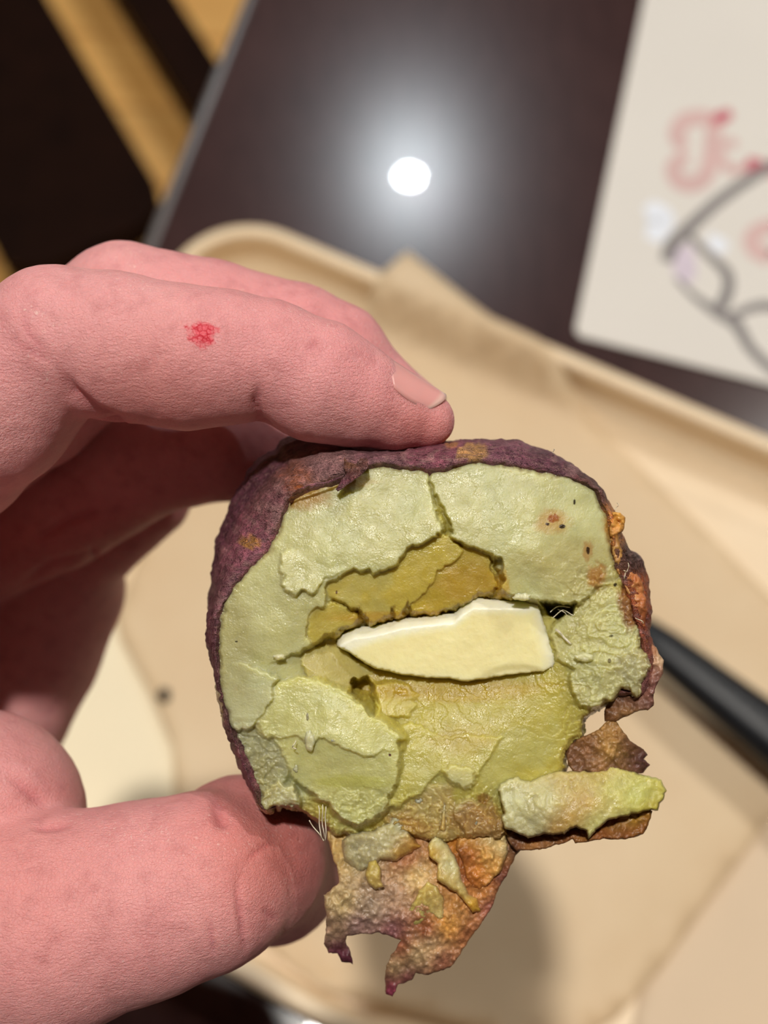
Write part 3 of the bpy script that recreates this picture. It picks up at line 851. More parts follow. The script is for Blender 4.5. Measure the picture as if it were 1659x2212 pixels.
LAY = [
    # polygon, depth controls, colour, edge slope (mm per px)
    ('upper left', [(600, 1080), (660, 1030), (790, 980), (926, 990), (927, 1040), (925, 1060), (933, 1085), (940, 1100), (950, 1120), (956, 1135), (955, 1150), (930, 1163), (905, 1172), (880, 1182), (868, 1195), (850, 1215), (828, 1230), (805, 1237), (790, 1228), (770, 1228), (750, 1240), (730, 1248), (710, 1255), (703, 1268), (708, 1285), (710, 1300), (700, 1308), (685, 1312), (670, 1330), (661, 1350), (660, 1372), (668, 1388), (655, 1398), (630, 1412), (600, 1425), (570, 1440), (540, 1445), (480, 1440), (440, 1400), (440, 1300), (500, 1220), (560, 1180), (590, 1130)],
     [(620, 1100, 159.8), (780, 1040, 158.8), (900, 1025, 158.8), (940, 1140, 156.9), (800, 1180, 157.1), (700, 1250, 157.4), (640, 1180, 158.1), (560, 1280, 159.3), (490, 1330, 160.3), (600, 1370, 158.6), (650, 1390, 159.2), (560, 1430, 159.9)], PALE, 0.16),
    ('small step', [(605, 1195), (612, 1240), (608, 1262), (622, 1272), (640, 1284), (655, 1275), (672, 1278), (690, 1268), (700, 1250), (760, 1230), (720, 1190), (650, 1180)],
     [(610, 1200, 157.9), (640, 1280, 156.9), (700, 1250, 156.9), (720, 1190, 157.6)], PALE, 0.12),
    ('left low', [(440, 1430), (540, 1435), (560, 1445), (595, 1468), (588, 1485), (590, 1500), (578, 1525), (570, 1545), (545, 1562), (530, 1575), (510, 1578), (480, 1560), (450, 1480)],
     [(490, 1450, 160.4), (590, 1470, 157.9), (550, 1560, 158.6), (490, 1560, 160.8), (540, 1480, 158.8)], GREY, 0.16),
    ('lower left slab', [(600, 1475), (640, 1462), (690, 1470), (720, 1480), (745, 1490), (765, 1510), (785, 1535), (800, 1550), (820, 1560), (845, 1580), (860, 1595), (862, 1640), (856, 1680), (845, 1715), (830, 1745), (800, 1770), (770, 1778), (745, 1770), (720, 1745), (690, 1725), (660, 1700), (635, 1675), (620, 1645), (608, 1620), (592, 1595), (570, 1590), (548, 1575), (545, 1560), (565, 1535), (585, 1505)],
     [(600, 1500, 159.2), (700, 1480, 158.8), (800, 1560, 157.6), (850, 1620, 157.2), (840, 1720, 157.6), (770, 1770, 158.6), (650, 1680, 159.6), (560, 1570, 159.6), (700, 1600, 157.5)], (226, 226, 164), 0.16),
    ('lower left upper tier', [(548, 1560), (600, 1480), (690, 1470), (760, 1510), (820, 1560), (862, 1600), (855, 1625), (830, 1622), (790, 1632), (760, 1622), (735, 1612), (710, 1600), (690, 1592), (660, 1606), (650, 1592), (620, 1590), (580, 1592)],
     [(600, 1500, 158.9), (700, 1480, 158.4), (800, 1560, 157.2), (850, 1610, 156.9), (700, 1590, 156.9), (590, 1585, 158.6)], (228, 228, 170), 0.10),
    ('left pulp', [(500, 1580), (545, 1575), (590, 1600), (618, 1630), (632, 1650), (622, 1675), (613, 1690), (632, 1700), (640, 1745), (600, 1748), (565, 1745), (520, 1680)],
     [(520, 1600, 161.6), (600, 1630, 160.2), (620, 1730, 161.5), (560, 1720, 162.2)], (196, 196, 162), 0.14),
    ('left pulp bit', [(570, 1710), (600, 1690), (618, 1700), (635, 1695), (640, 1740), (615, 1745), (580, 1748), (568, 1735)], [(600, 1720, 159.6)], (222, 218, 180), 0.14),
    ('upper right', [(936, 990), (1050, 970), (1200, 1000), (1330, 1050), (1360, 1150), (1380, 1250), (1330, 1262), (1290, 1266), (1275, 1282), (1262, 1297), (1248, 1305), (1235, 1300), (1215, 1298), (1195, 1298), (1170, 1296), (1130, 1290), (1105, 1285), (1088, 1275), (1085, 1255), (1080, 1230), (1075, 1205), (1060, 1196), (1035, 1182), (1005, 1172), (985, 1162), (972, 1158), (985, 1150), (975, 1125), (960, 1105), (950, 1090), (948, 1078), (938, 1065), (934, 1040)],
     [(945, 1040, 158.8), (980, 1150, 157.1), (1080, 1200, 157.1), (1150, 1285, 157.6), (1240, 1295, 157.9), (1100, 1040, 158.3), (1280, 1080, 160.2), (1330, 1200, 161), (1200, 1150, 157.3), (1180, 1230, 157)], PALE, 0.16),
    ('crack face', [(928, 1030), (945, 1060), (960, 1090), (985, 1120), (992, 1150), (965, 1158), (940, 1140), (930, 1090)], [(940, 1050, 159.2), (960, 1150, 161.2), (985, 1130, 158.2)], (214, 204, 116), 0.1),
    ('ledge', [(690, 1285), (705, 1262), (740, 1235), (800, 1225), (870, 1180), (950, 1140), (975, 1165), (1000, 1190), (990, 1203), (965, 1220), (945, 1232), (935, 1255), (915, 1275), (893, 1300), (885, 1305), (882, 1290), (875, 1312), (868, 1322), (858, 1328), (852, 1310), (845, 1308), (840, 1325), (815, 1340), (808, 1348), (795, 1330), (780, 1312), (760, 1312), (735, 1300), (720, 1295)],
     [(700, 1270, 158.7), (950, 1150, 158.5), (990, 1190, 158.4), (860, 1320, 160.3), (800, 1340, 160.4), (850, 1250, 159)], (226, 208, 112), 0.2),
    ('ledge two', [(985, 1180), (1010, 1180), (1045, 1190), (1058, 1215), (1062, 1245), (1075, 1272), (1060, 1280), (1020, 1285), (990, 1310), (960, 1318), (925, 1322), (895, 1326), (889, 1315), (890, 1295), (915, 1270), (940, 1240), (985, 1205)],
     [(1000, 1190, 159.4), (1060, 1270, 160.1), (900, 1320, 161.2), (960, 1270, 160.1)], (218, 194, 94), 0.2),
    ('ledge three', [(665, 1345), (685, 1315), (710, 1302), (730, 1305), (750, 1318), (775, 1328), (778, 1335), (765, 1345), (745, 1350), (735, 1362), (715, 1372), (690, 1380), (668, 1388)],
     [(670, 1360, 159.4), (770, 1335, 161), (700, 1330, 159.6)], (222, 206, 116), 0.2),
    ('left pocket', [(650, 1402), (700, 1395), (740, 1400), (770, 1430), (810, 1450), (790, 1462), (757, 1470), (755, 1490), (765, 1505), (745, 1495), (710, 1480), (680, 1470), (660, 1450)],
     [(660, 1430, 161.6), (760, 1440, 165), (750, 1490, 162.6), (700, 1450, 161.6)], (214, 204, 146), 0.16),
    ('knob', [(805, 1480), (840, 1475), (885, 1480), (900, 1500), (895, 1530), (880, 1545), (850, 1550), (820, 1540), (815, 1510)], [(820, 1490, 163.2), (880, 1500, 163.4), (850, 1540, 162.2)], (220, 208, 128), 0.1),
    ('knob dent', [(845, 1492), (880, 1490), (892, 1510), (880, 1530), (850, 1525)], [(870, 1510, 163.4)], DEEP, 0.1),
    ('right flesh', [(1190, 1380), (1210, 1340), (1250, 1310), (1290, 1278), (1340, 1258), (1400, 1330), (1400, 1390), (1380, 1402), (1405, 1428), (1392, 1460), (1378, 1502), (1358, 1503), (1345, 1488), (1318, 1512), (1300, 1525), (1275, 1530), (1255, 1520), (1245, 1500), (1238, 1485), (1235, 1465), (1245, 1445), (1225, 1430), (1205, 1420)],
     [(1200, 1380, 161.6), (1300, 1300, 159.8), (1380, 1330, 160.7), (1390, 1430, 158.8), (1300, 1450, 157.9), (1250, 1490, 158.3), (1350, 1490, 158.8), (1270, 1370, 159.3)], (222, 220, 170), 0.14),
    ('right crumb lump', [(1330, 1420), (1365, 1405), (1400, 1418), (1402, 1440), (1390, 1462), (1378, 1500), (1362, 1498), (1350, 1470), (1330, 1450)], [(1340, 1430, 158), (1390, 1430, 157.2), (1370, 1490, 158.2)], (218, 216, 180), 0.16),
    ('lower shelf', [(820, 1600), (880, 1560), (960, 1590), (1040, 1590), (1085, 1592), (1070, 1610), (1062, 1630), (1045, 1650), (1030, 1680), (1020, 1700), (1005, 1690), (985, 1690), (965, 1680), (955, 1660), (930, 1690), (870, 1740), (830, 1740)],
     [(850, 1600, 161.6), (960, 1580, 161.6), (1080, 1598, 160.4), (1000, 1690, 159.2), (870, 1700, 160.4), (960, 1640, 160.2)], (214, 206, 122), 0.12),
    ('lower shelf lip', [(955, 1662), (985, 1655), (1022, 1668), (1028, 1690), (1005, 1700), (980, 1692)], [(990, 1680, 158.6)], (224, 220, 166), 0.12),
    ('bottom pulp', [(835, 1700), (880, 1690), (940, 1700), (1020, 1690), (1060, 1720), (1075, 1770), (1040, 1805), (960, 1815), (880, 1800), (830, 1775)], [(850, 1720, 162), (1050, 1760, 162), (950, 1800, 161.6), (950, 1710, 160.4)], (212, 190, 128), 0.12),
    ('bottom pulp lump', [(985, 1738), (1010, 1725), (1035, 1735), (1050, 1762), (1085, 1775), (1090, 1800), (1050, 1815), (1010, 1800), (990, 1770)], [(1030, 1765, 160)], (196, 182, 140), 0.12),
]
depth = tps(base_ctrl, X, Y)
bowl_c = np.array(lin(BOWL)); C3 = np.zeros(X.shape + (3,)) + bowl_c
lf = (smooth01((700 - X) / 60) * smooth01((1760 - Y) / 60))[..., None]
C3 = C3 * (1 - lf) + np.array(lin((220, 220, 176))) * lf
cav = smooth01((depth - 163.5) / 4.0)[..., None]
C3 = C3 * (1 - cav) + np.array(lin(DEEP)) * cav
for li, (nm, poly, ctrl, colr, slope) in enumerate(LAY):
    xs = [p[0] for p in poly]; ys = [p[1] for p in poly]
    r0, r1 = np.searchsorted(gy, (min(ys) - 45, max(ys) + 45)); c0, c1 = np.searchsorted(gx, (min(xs) - 45, max(xs) + 45))
    BX = (slice(r0, r1), slice(c0, c1))
    sd = poly_sdf(poly, Xw[BX], Yw[BX])
    d = tps(ctrl, X[BX], Y[BX])
    d = np.clip(d, min(c[2] for c in ctrl) - 0.6, max(c[2] for c in ctrl) + 0.8)
    nz = fbm(X[BX] / 60, Y[BX] / 60, octaves=3, seed=100 + li)
    d = d + 0.28 * nz
    d = d + np.maximum(0, sd + 3) ** 2 * 0.012 * (sd < 0) + np.where(sd >= 0, 0.12 + sd * slope * 2.2, 0)
    m = d < depth[BX]
    depth[BX] = np.where(m, d, depth[BX])
    k = m & (sd < 3)
    C3[BX][k] = np.array(lin(colr))
# dark pockets
for poly, dd in (([(758, 1468), (790, 1463), (803, 1475), (800, 1500), (812, 1530), (812, 1548), (795, 1545), (775, 1515), (760, 1498)], 6.0),
                 ([(1168, 1296), (1245, 1306), (1238, 1326), (1205, 1335), (1180, 1326)], 7.0),
                 ([(705, 1265), (712, 1285), (715, 1305), (700, 1310), (706, 1290)], 2.0), ([(1068, 1200), (1086, 1206), (1088, 1250), (1080, 1275), (1070, 1250)], 3.0)):
    sd = poly_sdf(poly, Xw, Yw)
    depth = depth + dd * smooth01((2 - sd) / 8.0)
depth = np.where(depth > 158.2, 158.2 + (depth - 158.2) * 0.64, depth)
# outside the outline the flesh falls away backwards
depth = depth + np.where(fs > 0, fs * 0.45, 0) + np.maximum(0, fs + 12) ** 2 * 0.004 * (fs <= 0)
# soften single-cell steps, then grain
def blur(a, n):
    for _ in range(n):
        p = np.pad(a, ((1, 1), (1, 1)) + ((0, 0),) * (a.ndim - 2), mode='edge')
        a = (p[:-2, 1:-1] + p[2:, 1:-1] + p[1:-1, :-2] + p[1:-1, 2:] + 2 * a) / 6.0
    return a
crumbly = np.clip(smooth01((X - 1170) / 120) * smooth01((Y - 1190) / 90) + smooth01((Y - 1680) / 60) + smooth01((640 - X) / 60) * smooth01((Y - 1540) / 60), 0, 1)
moist = smooth01((depth - 159.4) / 2.6)
rough_m = np.clip(0.06 + 0.8 * crumbly + 0.16 * moist + 0.05 * smooth01((Y - 1440) / 80), 0, 1)
# broken flakes: little steps with ragged edges
tn = 3.4 * fbm(Xw / 110, Yw / 76, octaves=2, seed=171)
fr_ = tn - np.floor(tn)
depth = depth - 0.42 * rough_m * (np.floor(tn) + smooth01((fr_ - 0.86) / 0.14) - tn)
tn = 2.2 * fbm(Xw / 44, Yw / 34, octaves=2, seed=172)
fr_ = tn - np.floor(tn)
depth = depth - 0.24 * crumbly * (np.floor(tn) + smooth01((fr_ - 0.8) / 0.2) - tn)
depth = blur(depth, 1)
C3 = blur(C3, 18)
cv = np.exp(-(((X - 930) / 330) ** 2 + ((Y - 1370) / 230) ** 2))[..., None]
C3 = C3 * (1 - cv * np.array([0.04, 0.07, 0.28]))
depth = depth + (0.06 + 0.1 * rough_m) * fbm(X / 40, Y / 40, octaves=2, seed=50) + (0.015 + 0.07 * rough_m) * fbm(X / 12, Y / 12, octaves=2, seed=51) + (0.008 + 0.02 * rough_m) * fbm(X / 4.5, Y / 4.5, octaves=2, seed=52)
pim = smooth01((fbm(X / 7.5, Y / 6.5, octaves=2, seed=66) - 0.22) / 0.3)
depth = depth - (0.01 + 0.05 * np.clip(rough_m, 0, 1) + 0.06 * crumbly) * pim
depth = depth - crumbly * 0.4 * np.maximum(0, fbm(X / 14, Y / 14, octaves=3, seed=70) - 0.05)
# albedo: orange stain beside the skin, green-grey mottling, specks
mot = fbm(X / 70, Y / 70, octaves=4, seed=80)
C3 = C3 * (1 + 0.10 * mot)[..., None]
gr = smooth01((fbm(X / 90, Y / 90, octaves=3, seed=81) - 0.05) / 0.4)[..., None]
C3 = C3 * (1 - 0.22 * gr) + np.array(lin((206, 216, 176))) * 0.22 * gr
edge = smooth01((fs + 16) / 18.0) * (0.6 + 0.4 * fbm(X / 25, Y / 25, octaves=3, seed=82))
edge = np.clip(edge, 0, 1)[..., None]
C3 = C3 * (1 - 0.75 * edge) + np.array(lin((160, 126, 60))) * 0.75 * edge
def stain(cx, cy, rx, ry, c, amt, soft=0.5, seed=0, wob=0.4):
    global C3
    q = np.hypot((X - cx) / rx, (Y - cy) / ry) + wob * fbm(X / max(4, rx * .5), Y / max(4, ry * .5), octaves=3, seed=200 + seed)
    k = (amt * smooth01((1.0 + soft / 2 - q) / soft))[..., None]
    C3 = C3 * (1 - k) + np.array(lin(c)) * k
stain(480, 1380, 70, 150, (186, 178, 128), 0.6, 0.9, 21, 0.25)
stain(1250, 1230, 120, 60, (206, 194, 134), 0.6, 1.0, 22)
stain(660, 1072, 60, 26, (196, 148, 62), 0.8, 0.9, 1)
stain(740, 1040, 60, 16, (204, 164, 84), 0.6, 0.9, 2)
stain(1195, 1128, 34, 26, (206, 150, 60), 0.55, 0.9, 3)
stain(1195, 1120, 12, 9, (170, 92, 22), 0.9, 0.5, 4)
stain(1330, 1140, 26, 40, (190, 130, 60), 0.8, 0.8, 5)
stain(1290, 1245, 20, 26, (190, 130, 56), 0.8, 0.7, 6)
stain(1270, 1190, 10, 20, (190, 130, 60), 0.6, 0.8, 7)
stain(1360, 1290, 22, 70, (150, 84, 44), 0.85, 0.6, 8)
stain(1010, 1260, 70, 45, (206, 166, 70), 0.5, 1.0, 9)
stain(1085, 1265, 14, 30, (222, 178, 60), 0.7, 0.7, 10)
stain(900, 1335, 160, 14, (214, 164, 44), 0.6, 0.9, 11)
stain(980, 1490, 200, 24, (206, 172, 56), 0.6, 0.9, 12)
stain(1000, 1600, 60, 30, (206, 178, 96), 0.4, 1.0, 13)
stain(760, 1690, 90, 14, (206, 206, 104), 0.6, 0.9, 14)
stain(1045, 1725, 14, 12, (150, 96, 36), 0.7, 0.7, 15)
stain(1040, 1780, 70, 40, (184, 130, 60), 0.6, 0.9, 16)
stain(880, 1795, 60, 30, (196, 146, 66), 0.6, 0.9, 17)
stain(560, 1700, 40, 60, (176, 164, 110), 0.5, 1.0, 18)
for cx, cy, rx, ry, c in ((1241, 1084, 3, 6, (50, 36, 20)), (1214, 1137, 7, 5, (44, 24, 12)), (1183, 1132, 4, 3, (60, 30, 12)), (1270, 1189, 4, 8, (60, 34, 16)), (1329, 1263, 4, 4, (60, 50, 36)), (511, 1386, 3, 2, (70, 60, 40)), (842, 1631, 3, 3, (90, 20, 20)), (1316, 1427, 4, 5, (120, 110, 70)), (664, 1549, 3, 8, (130, 120, 60)), (1320, 1374, 5, 3, (110, 104, 70)), (727, 1280, 2, 4, (120, 80, 40))):
    stain(cx, cy, rx, ry, c, 0.95, 0.35, int(cx), 0.3)
keep = (fs < 9) & (depth < 172)
idx = -np.ones(X.shape, np.int64)
cm = keep[:-1, :-1] & keep[1:, :-1] & keep[:-1, 1:] & keep[1:, 1:]
used = np.zeros(X.shape, bool)
used[:-1, :-1] |= cm; used[1:, :-1] |= cm; used[:-1, 1:] |= cm; used[1:, 1:] |= cm
idx[used] = np.arange(used.sum())
Vf = W(X[used], Y[used], depth[used])
Ff = np.stack([idx[:-1, :-1][cm], idx[1:, :-1][cm], idx[1:, 1:][cm], idx[:-1, 1:][cm]], 1)
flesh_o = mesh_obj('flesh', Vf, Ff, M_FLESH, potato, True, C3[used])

# ---- loose pieces: slabs with outline, relief, thickness
def slab(name, poly, ctrl, thick, mat, colf, parent, step=3.5, rough_px=3.0, relief=0.3, edge_round=9.0, seed=11, curl=None):
    lp = resample(poly, step)
    nx = rough_px * fbm(lp[:, 0] / 12, lp[:, 1] / 12, octaves=3, seed=seed); ny = rough_px * fbm(lp[:, 0] / 12, lp[:, 1] / 12, octaves=3, seed=seed + 1)
    lp = lp + np.stack([nx, ny], 1)
    v2, tris = cdt_fill(lp, step, seed=seed)
    x, y = v2[:, 0], v2[:, 1]
    sd = poly_sdf(lp, x, y)
    if callable(ctrl):
        d = ctrl(x, y)
    else:
        d = tps(ctrl, x, y)
        d = np.clip(d, min(c[2] for c in ctrl) - 1.0, max(c[2] for c in ctrl) + 1.0)
    e = np.clip((sd + edge_round) / edge_round, 0, 1)
    th_ = thick if np.isscalar(thick) else tps(thick, x, y)
    front = d + relief * fbm(x / 22, y / 22, octaves=4, seed=seed + 5) + 0.5 * relief * fbm(x / 7, y / 7, octaves=2, seed=seed + 6) + 0.5 * th_ * (1 - np.sqrt(np.clip(1 - e ** 2, 0, 1))) * (th_ > 0)
    back = np.maximum(d + th_, front + 0.12) + 0.2 * relief * fbm(x / 20, y / 20, octaves=3, seed=seed + 9)
    back = back * (1 - e) + np.maximum(front + 0.12, d + th_ * 0.62) * e
    n = len(v2)
    vv = np.concatenate([W(x, y, front), W(x, y, back)])
    ff = [(a, c, b) for a, b, c in tris] + [(a + n, b + n, c + n) for a, b, c in tris]
    es = set()
    for t in tris:
        for i in range(3): es.add((t[i], t[(i + 1) % 3]))
    for (a, b) in es:
        if (b, a) not in es: ff.append((a, b, b + n, a + n))
    cf, cb = colf(x, y)
    return mesh_obj(name, vv, ff, mat, parent, True, np.concatenate([cf, cb]))

def cfun(ctrl, back, mott=0.2, sc=18.0, seed=0, power=3.0):
    def f(x, y):
        c = idw_col(ctrl, x, y, power)
        c = c * (1 + mott * fbm(x / sc, y / sc, octaves=4, seed=300 + seed))[:, None]
        b = np.array(lin(back))[None] * (1 + 0.4 * fbm(x / 14, y / 14, octaves=3, seed=301 + seed))[:, None]
        return c, b
    return f
PURPLE = (92, 54, 70)
# hanging torn skin, inner side towards us
flap_poly = [(706, 1795), (716, 1843), (730, 1879), (733, 1906), (700, 1935), (700, 1959), (705, 1982), (701, 2038), (710, 2058), (730, 2060), (738, 2078), (750, 2080), (763, 2083), (756, 2058), (746, 2032), (749, 2022), (783, 2017), (822, 2015), (856, 2027), (868, 2030), (846, 2061), (834, 2088), (831, 2121), (832, 2148), (849, 2154), (859, 2128), (889, 2118), (899, 2103), (925, 2106), (958, 2095), (982, 2081), (998, 2055), (1018, 2025), (1041, 1992), (1064, 1959), (1078, 1916), (1098, 1886), (1114, 1849), (1127, 1833), (1100, 1780), (1061, 1750), (998, 1725), (849, 1745), (793, 1775)]
slab('torn_skin', flap_poly, [(720, 1820, 164.5), (850, 1780, 164), (1000, 1740, 163.5), (1110, 1830, 163.5), (760, 1930, 161.5), (705, 1990, 162.5), (740, 2060, 166), (850, 1930, 162), (960, 1950, 161.2), (1060, 1950, 162.4), (860, 2020, 162), (840, 2140, 166.5), (930, 2060, 162), (1000, 2040, 163)], 0.7, M_PULP,
     cfun([(720, 1830, (196, 166, 104)), (780, 1830, (172, 164, 126)), (740, 1950, (176, 156, 112)), (800, 1960, (150, 132, 112)), (850, 1930, (160, 132, 108)), (720, 2010, (158, 132, 108)), (780, 2000, (140, 112, 108)), (730, 2055, (92, 40, 62)), (755, 2075, (84, 34, 54)), (850, 2015, (120, 76, 84)), (900, 1890, (206, 178, 122)), (880, 1860, (150, 100, 70)), (1000, 1830, (196, 140, 62)), (1040, 1860, (178, 112, 52)), (1020, 1890, (150, 86, 42)), (1000, 1850, (130, 64, 28)), (1060, 1840, (206, 160, 80)), (1040, 1930, (176, 124, 70)), (1085, 1890, (120, 70, 60)), (1060, 1960, (130, 76, 70)), (980, 1960, (184, 136, 78)), (970, 2000, (206, 152, 76)), (1010, 2020, (150, 96, 66)), (930, 2040, (178, 150, 112)), (900, 2060, (176, 154, 116)), (960, 2080, (140, 90, 70)), (855, 2090, (160, 136, 100)), (880, 2115, (110, 56, 66)), (842, 2140, (128, 44, 74)), (920, 2010, (130, 66, 34)), (870, 2045, (140, 80, 52)), (1110, 1835, (100, 70, 52))], PURPLE, 0.45, 9, 1, 3.4),
     potato, 3.2, 3.0, 0.75, 4.0, 21)
# pulp and flesh left on the torn skin
slab('flesh_scrap', [(879, 1760), (849, 1753), (836, 1776), (809, 1793), (759, 1799), (738, 1816), (743, 1862), (775, 1885), (800, 1878), (822, 1858), (856, 1862), (889, 1842), (912, 1828), (895, 1812), (885, 1790)], [(860, 1770, 161.3), (760, 1820, 161.6), (900, 1830, 161.6), (800, 1860, 161.6), (850, 1810, 160.6)], 3.0, M_FLESH,
     cfun([(860, 1780, (216, 214, 176)), (830, 1820, (226, 222, 186)), (770, 1830, (206, 200, 168)), (790, 1870, (198, 190, 154)), (870, 1845, (206, 158, 72)), (905, 1828, (210, 150, 60)), (745, 1830, (190, 180, 140))], (190, 150, 80), 0.12, 16, 2), potato, 3.0, 4.0, 0.5, 12, 22)
slab('flesh_scrap', [(938, 1803), (955, 1806), (972, 1833), (988, 1859), (998, 1899), (1012, 1932), (1030, 1940), (1040, 1968), (1020, 1972), (1004, 1950), (985, 1928), (960, 1912), (942, 1900), (946, 1866), (926, 1850), (924, 1826)], [(940, 1815, 160.4), (1000, 1920, 159.8), (1030, 1965, 160.6), (960, 1870, 159.7)], 2.4, M_FLESH,
     cfun([(945, 1820, (222, 216, 172)), (968, 1870, (222, 222, 184)), (995, 1915, (220, 216, 170)), (930, 1845, (224, 176, 60)), (946, 1890, (206, 172, 88)), (1025, 1960, (224, 170, 62)), (985, 1925, (214, 166, 60))], (190, 140, 60), 0.1, 16, 3), potato, 3.2, 2.0, 0.35, 10, 23)
slab('flesh_scrap', [(925, 1905), (945, 1915), (957, 1935), (968, 1980), (950, 1990), (930, 1975), (918, 1998), (880, 2004), (873, 1985), (882, 1965), (896, 1945), (905, 1922)], [(920, 1950, 160.8), (890, 1990, 161.4), (960, 1970, 161.2)], 1.6, M_FLESH,
     cfun([(920, 1950, (224, 198, 122)), (890, 1985, (222, 204, 118)), (955, 1960, (226, 200, 140))], (190, 150, 80), 0.15, 12, 4), potato, 3.2, 2.5, 0.5, 8, 24)
slab('flesh_scrap', [(796, 1862), (812, 1858), (822, 1872), (824, 1900), (830, 1915), (812, 1922), (795, 1910), (788, 1890)], [(808, 1890, 160.4)], 2.0, M_FLESH, cfun([(808, 1875, (206, 186, 110)), (815, 1910, (200, 172, 106))], (180, 150, 80), 0.15, 12, 5), potato, 3.0, 2.0, 0.4, 9, 25)
slab('flesh_scrap', [(990, 1800), (1020, 1785), (1060, 1792), (1092, 1800), (1098, 1840), (1085, 1880), (1060, 1905), (1035, 1925), (1012, 1915), (1000, 1870), (985, 1835)], [(1000, 1810, 161.4), (1090, 1820, 161.8), (1030, 1910, 161.4), (1050, 1850, 160.6)], 2.2, M_PULP,
     cfun([(1010, 1810, (200, 150, 76)), (1060, 1810, (206, 186, 130)), (1085, 1830, (190, 176, 128)), (1050, 1850, (212, 164, 82)), (1075, 1870, (206, 158, 84)), (1020, 1850, (156, 84, 32)), (1000, 1850, (120, 56, 24)), (1030, 1890, (190, 120, 48)), (1018, 1905, (130, 70, 36))], (150, 90, 50), 0.3, 10, 6), potato, 3.2, 3.0, 0.8, 9, 26)
slab('flesh_scrap', [(962, 1712), (975, 1716), (984, 1745), (982, 1790), (965, 1800), (950, 1792), (955, 1760)], [(968, 1720, 160.6), (966, 1795, 160.8)], 1.6, M_FLESH, cfun([(970, 1730, (222, 206, 158)), (966, 1785, (214, 176, 110))], (200, 160, 100), 0.1, 12, 7), potato, 3.0, 2.0, 0.3, 8, 27)
slab('flesh_scrap', [(1003, 1752), (1012, 1734), (1030, 1730), (1040, 1745), (1036, 1768), (1052, 1772), (1070, 1790), (1050, 1800), (1020, 1790), (1005, 1775)], [(1025, 1760, 159.8)], 2.2, M_FLESH, cfun([(1020, 1750, (206, 200, 168)), (1050, 1785, (200, 190, 150))], (200, 160, 100), 0.1, 12, 8), potato, 3.0, 2.5, 0.6, 9, 28)
# wedge of flesh hanging at the lower right, with its skin below
slab('flesh_wedge', [(1075, 1710), (1081, 1694), (1103, 1678), (1122, 1677), (1128, 1684), (1147, 1688), (1178, 1672), (1210, 1664), (1253, 1666), (1310, 1662), (1316, 1656), (1347, 1659), (1379, 1670), (1404, 1677), (1429, 1684), (1438, 1706), (1435, 1725), (1420, 1750), (1379, 1757), (1316, 1772), (1294, 1788), (1272, 1813), (1266, 1797), (1244, 1786), (1220, 1800), (1184, 1802), (1141, 1809), (1115, 1799), (1090, 1788), (1083, 1772), (1087, 1753), (1081, 1728)],
     [(1090, 1730, 157.6), (1180, 1690, 158.6), (1300, 1670, 160), (1430, 1700, 160.5), (1420, 1745, 159.5), (1280, 1790, 157.2), (1150, 1800, 157.6), (1180, 1740, 156.6), (1300, 1730, 157.4)], 6.0, M_FLESH,
     cfun([(1110, 1730, (222, 222, 182)), (1180, 1730, (222, 220, 178)), (1160, 1780, (212, 210, 172)), (1230, 1700, (216, 196, 134)), (1260, 1730, (212, 180, 114)), (1230, 1770, (206, 172, 104)), (1320, 1700, (222, 220, 146)), (1380, 1720, (220, 222, 140)), (1290, 1780, (220, 216, 150)), (1200, 1795, (190, 150, 84)), (1300, 1680, (210, 190, 120)), (1405, 1750, (206, 190, 80))], (150, 100, 50), 0.07, 22, 9), potato, 3.2, 4.0, 0.3, 5, 31)
slab('wedge_skin', [(1080, 1770), (1092, 1800), (1100, 1822), (1116, 1838), (1140, 1838), (1190, 1830), (1238, 1814), (1243, 1823), (1300, 1812), (1350, 1813), (1388, 1802), (1402, 1780), (1410, 1752), (1380, 1735), (1250, 1760), (1120, 1770)],
     [(1090, 1790, 162.5), (1130, 1835, 161), (1240, 1818, 160.4), (1380, 1805, 162), (1405, 1760, 161.4), (1250, 1770, 163.6), (1300, 1800, 160.6)], 1.2, M_PULP,
     cfun([(1090, 1795, (120, 96, 66)), (1110, 1830, (84, 48, 36)), (1150, 1830, (160, 112, 64)), (1190, 1825, (140, 100, 62)), (1230, 1810, (110, 62, 34)), (1300, 1800, (128, 76, 40)), (1350, 1805, (120, 70, 38)), (1390, 1790, (128, 76, 36)), (1370, 1765, (160, 126, 44)), (1330, 1772, (150, 112, 52)), (1250, 1795, (150, 110, 60))], PURPLE, 0.4, 10, 10), potato, 3.2, 3.0, 0.6, 6, 32)
# curled brown skin on the right
slab('skin_curl', [(1225, 1609), (1263, 1590), (1294, 1575), (1313, 1556), (1329, 1556), (1344, 1575), (1360, 1600), (1391, 1619), (1399, 1630), (1392, 1640), (1404, 1653), (1388, 1668), (1347, 1672), (1300, 1672), (1238, 1668), (1227, 1653), (1220, 1625)],
     [(1230, 1630, 162.2), (1300, 1600, 160.6), (1320, 1560, 161.5), (1395, 1640, 164), (1310, 1660, 161), (1350, 1620, 161.6)], 0.8, M_PULP,
     cfun([(1240, 1635, (110, 76, 54)), (1275, 1610, (120, 80, 50)), (1310, 1590, (168, 130, 76)), (1320, 1620, (190, 152, 84)), (1290, 1650, (150, 112, 78)), (1350, 1610, (96, 62, 44)), (1380, 1640, (80, 50, 48)), (1330, 1650, (96, 66, 46)), (1395, 1655, (84, 52, 56)), (1265, 1660, (120, 90, 74))], PURPLE, 0.4, 10, 11), potato, 3.0, 3.0, 0.9, 5, 33)
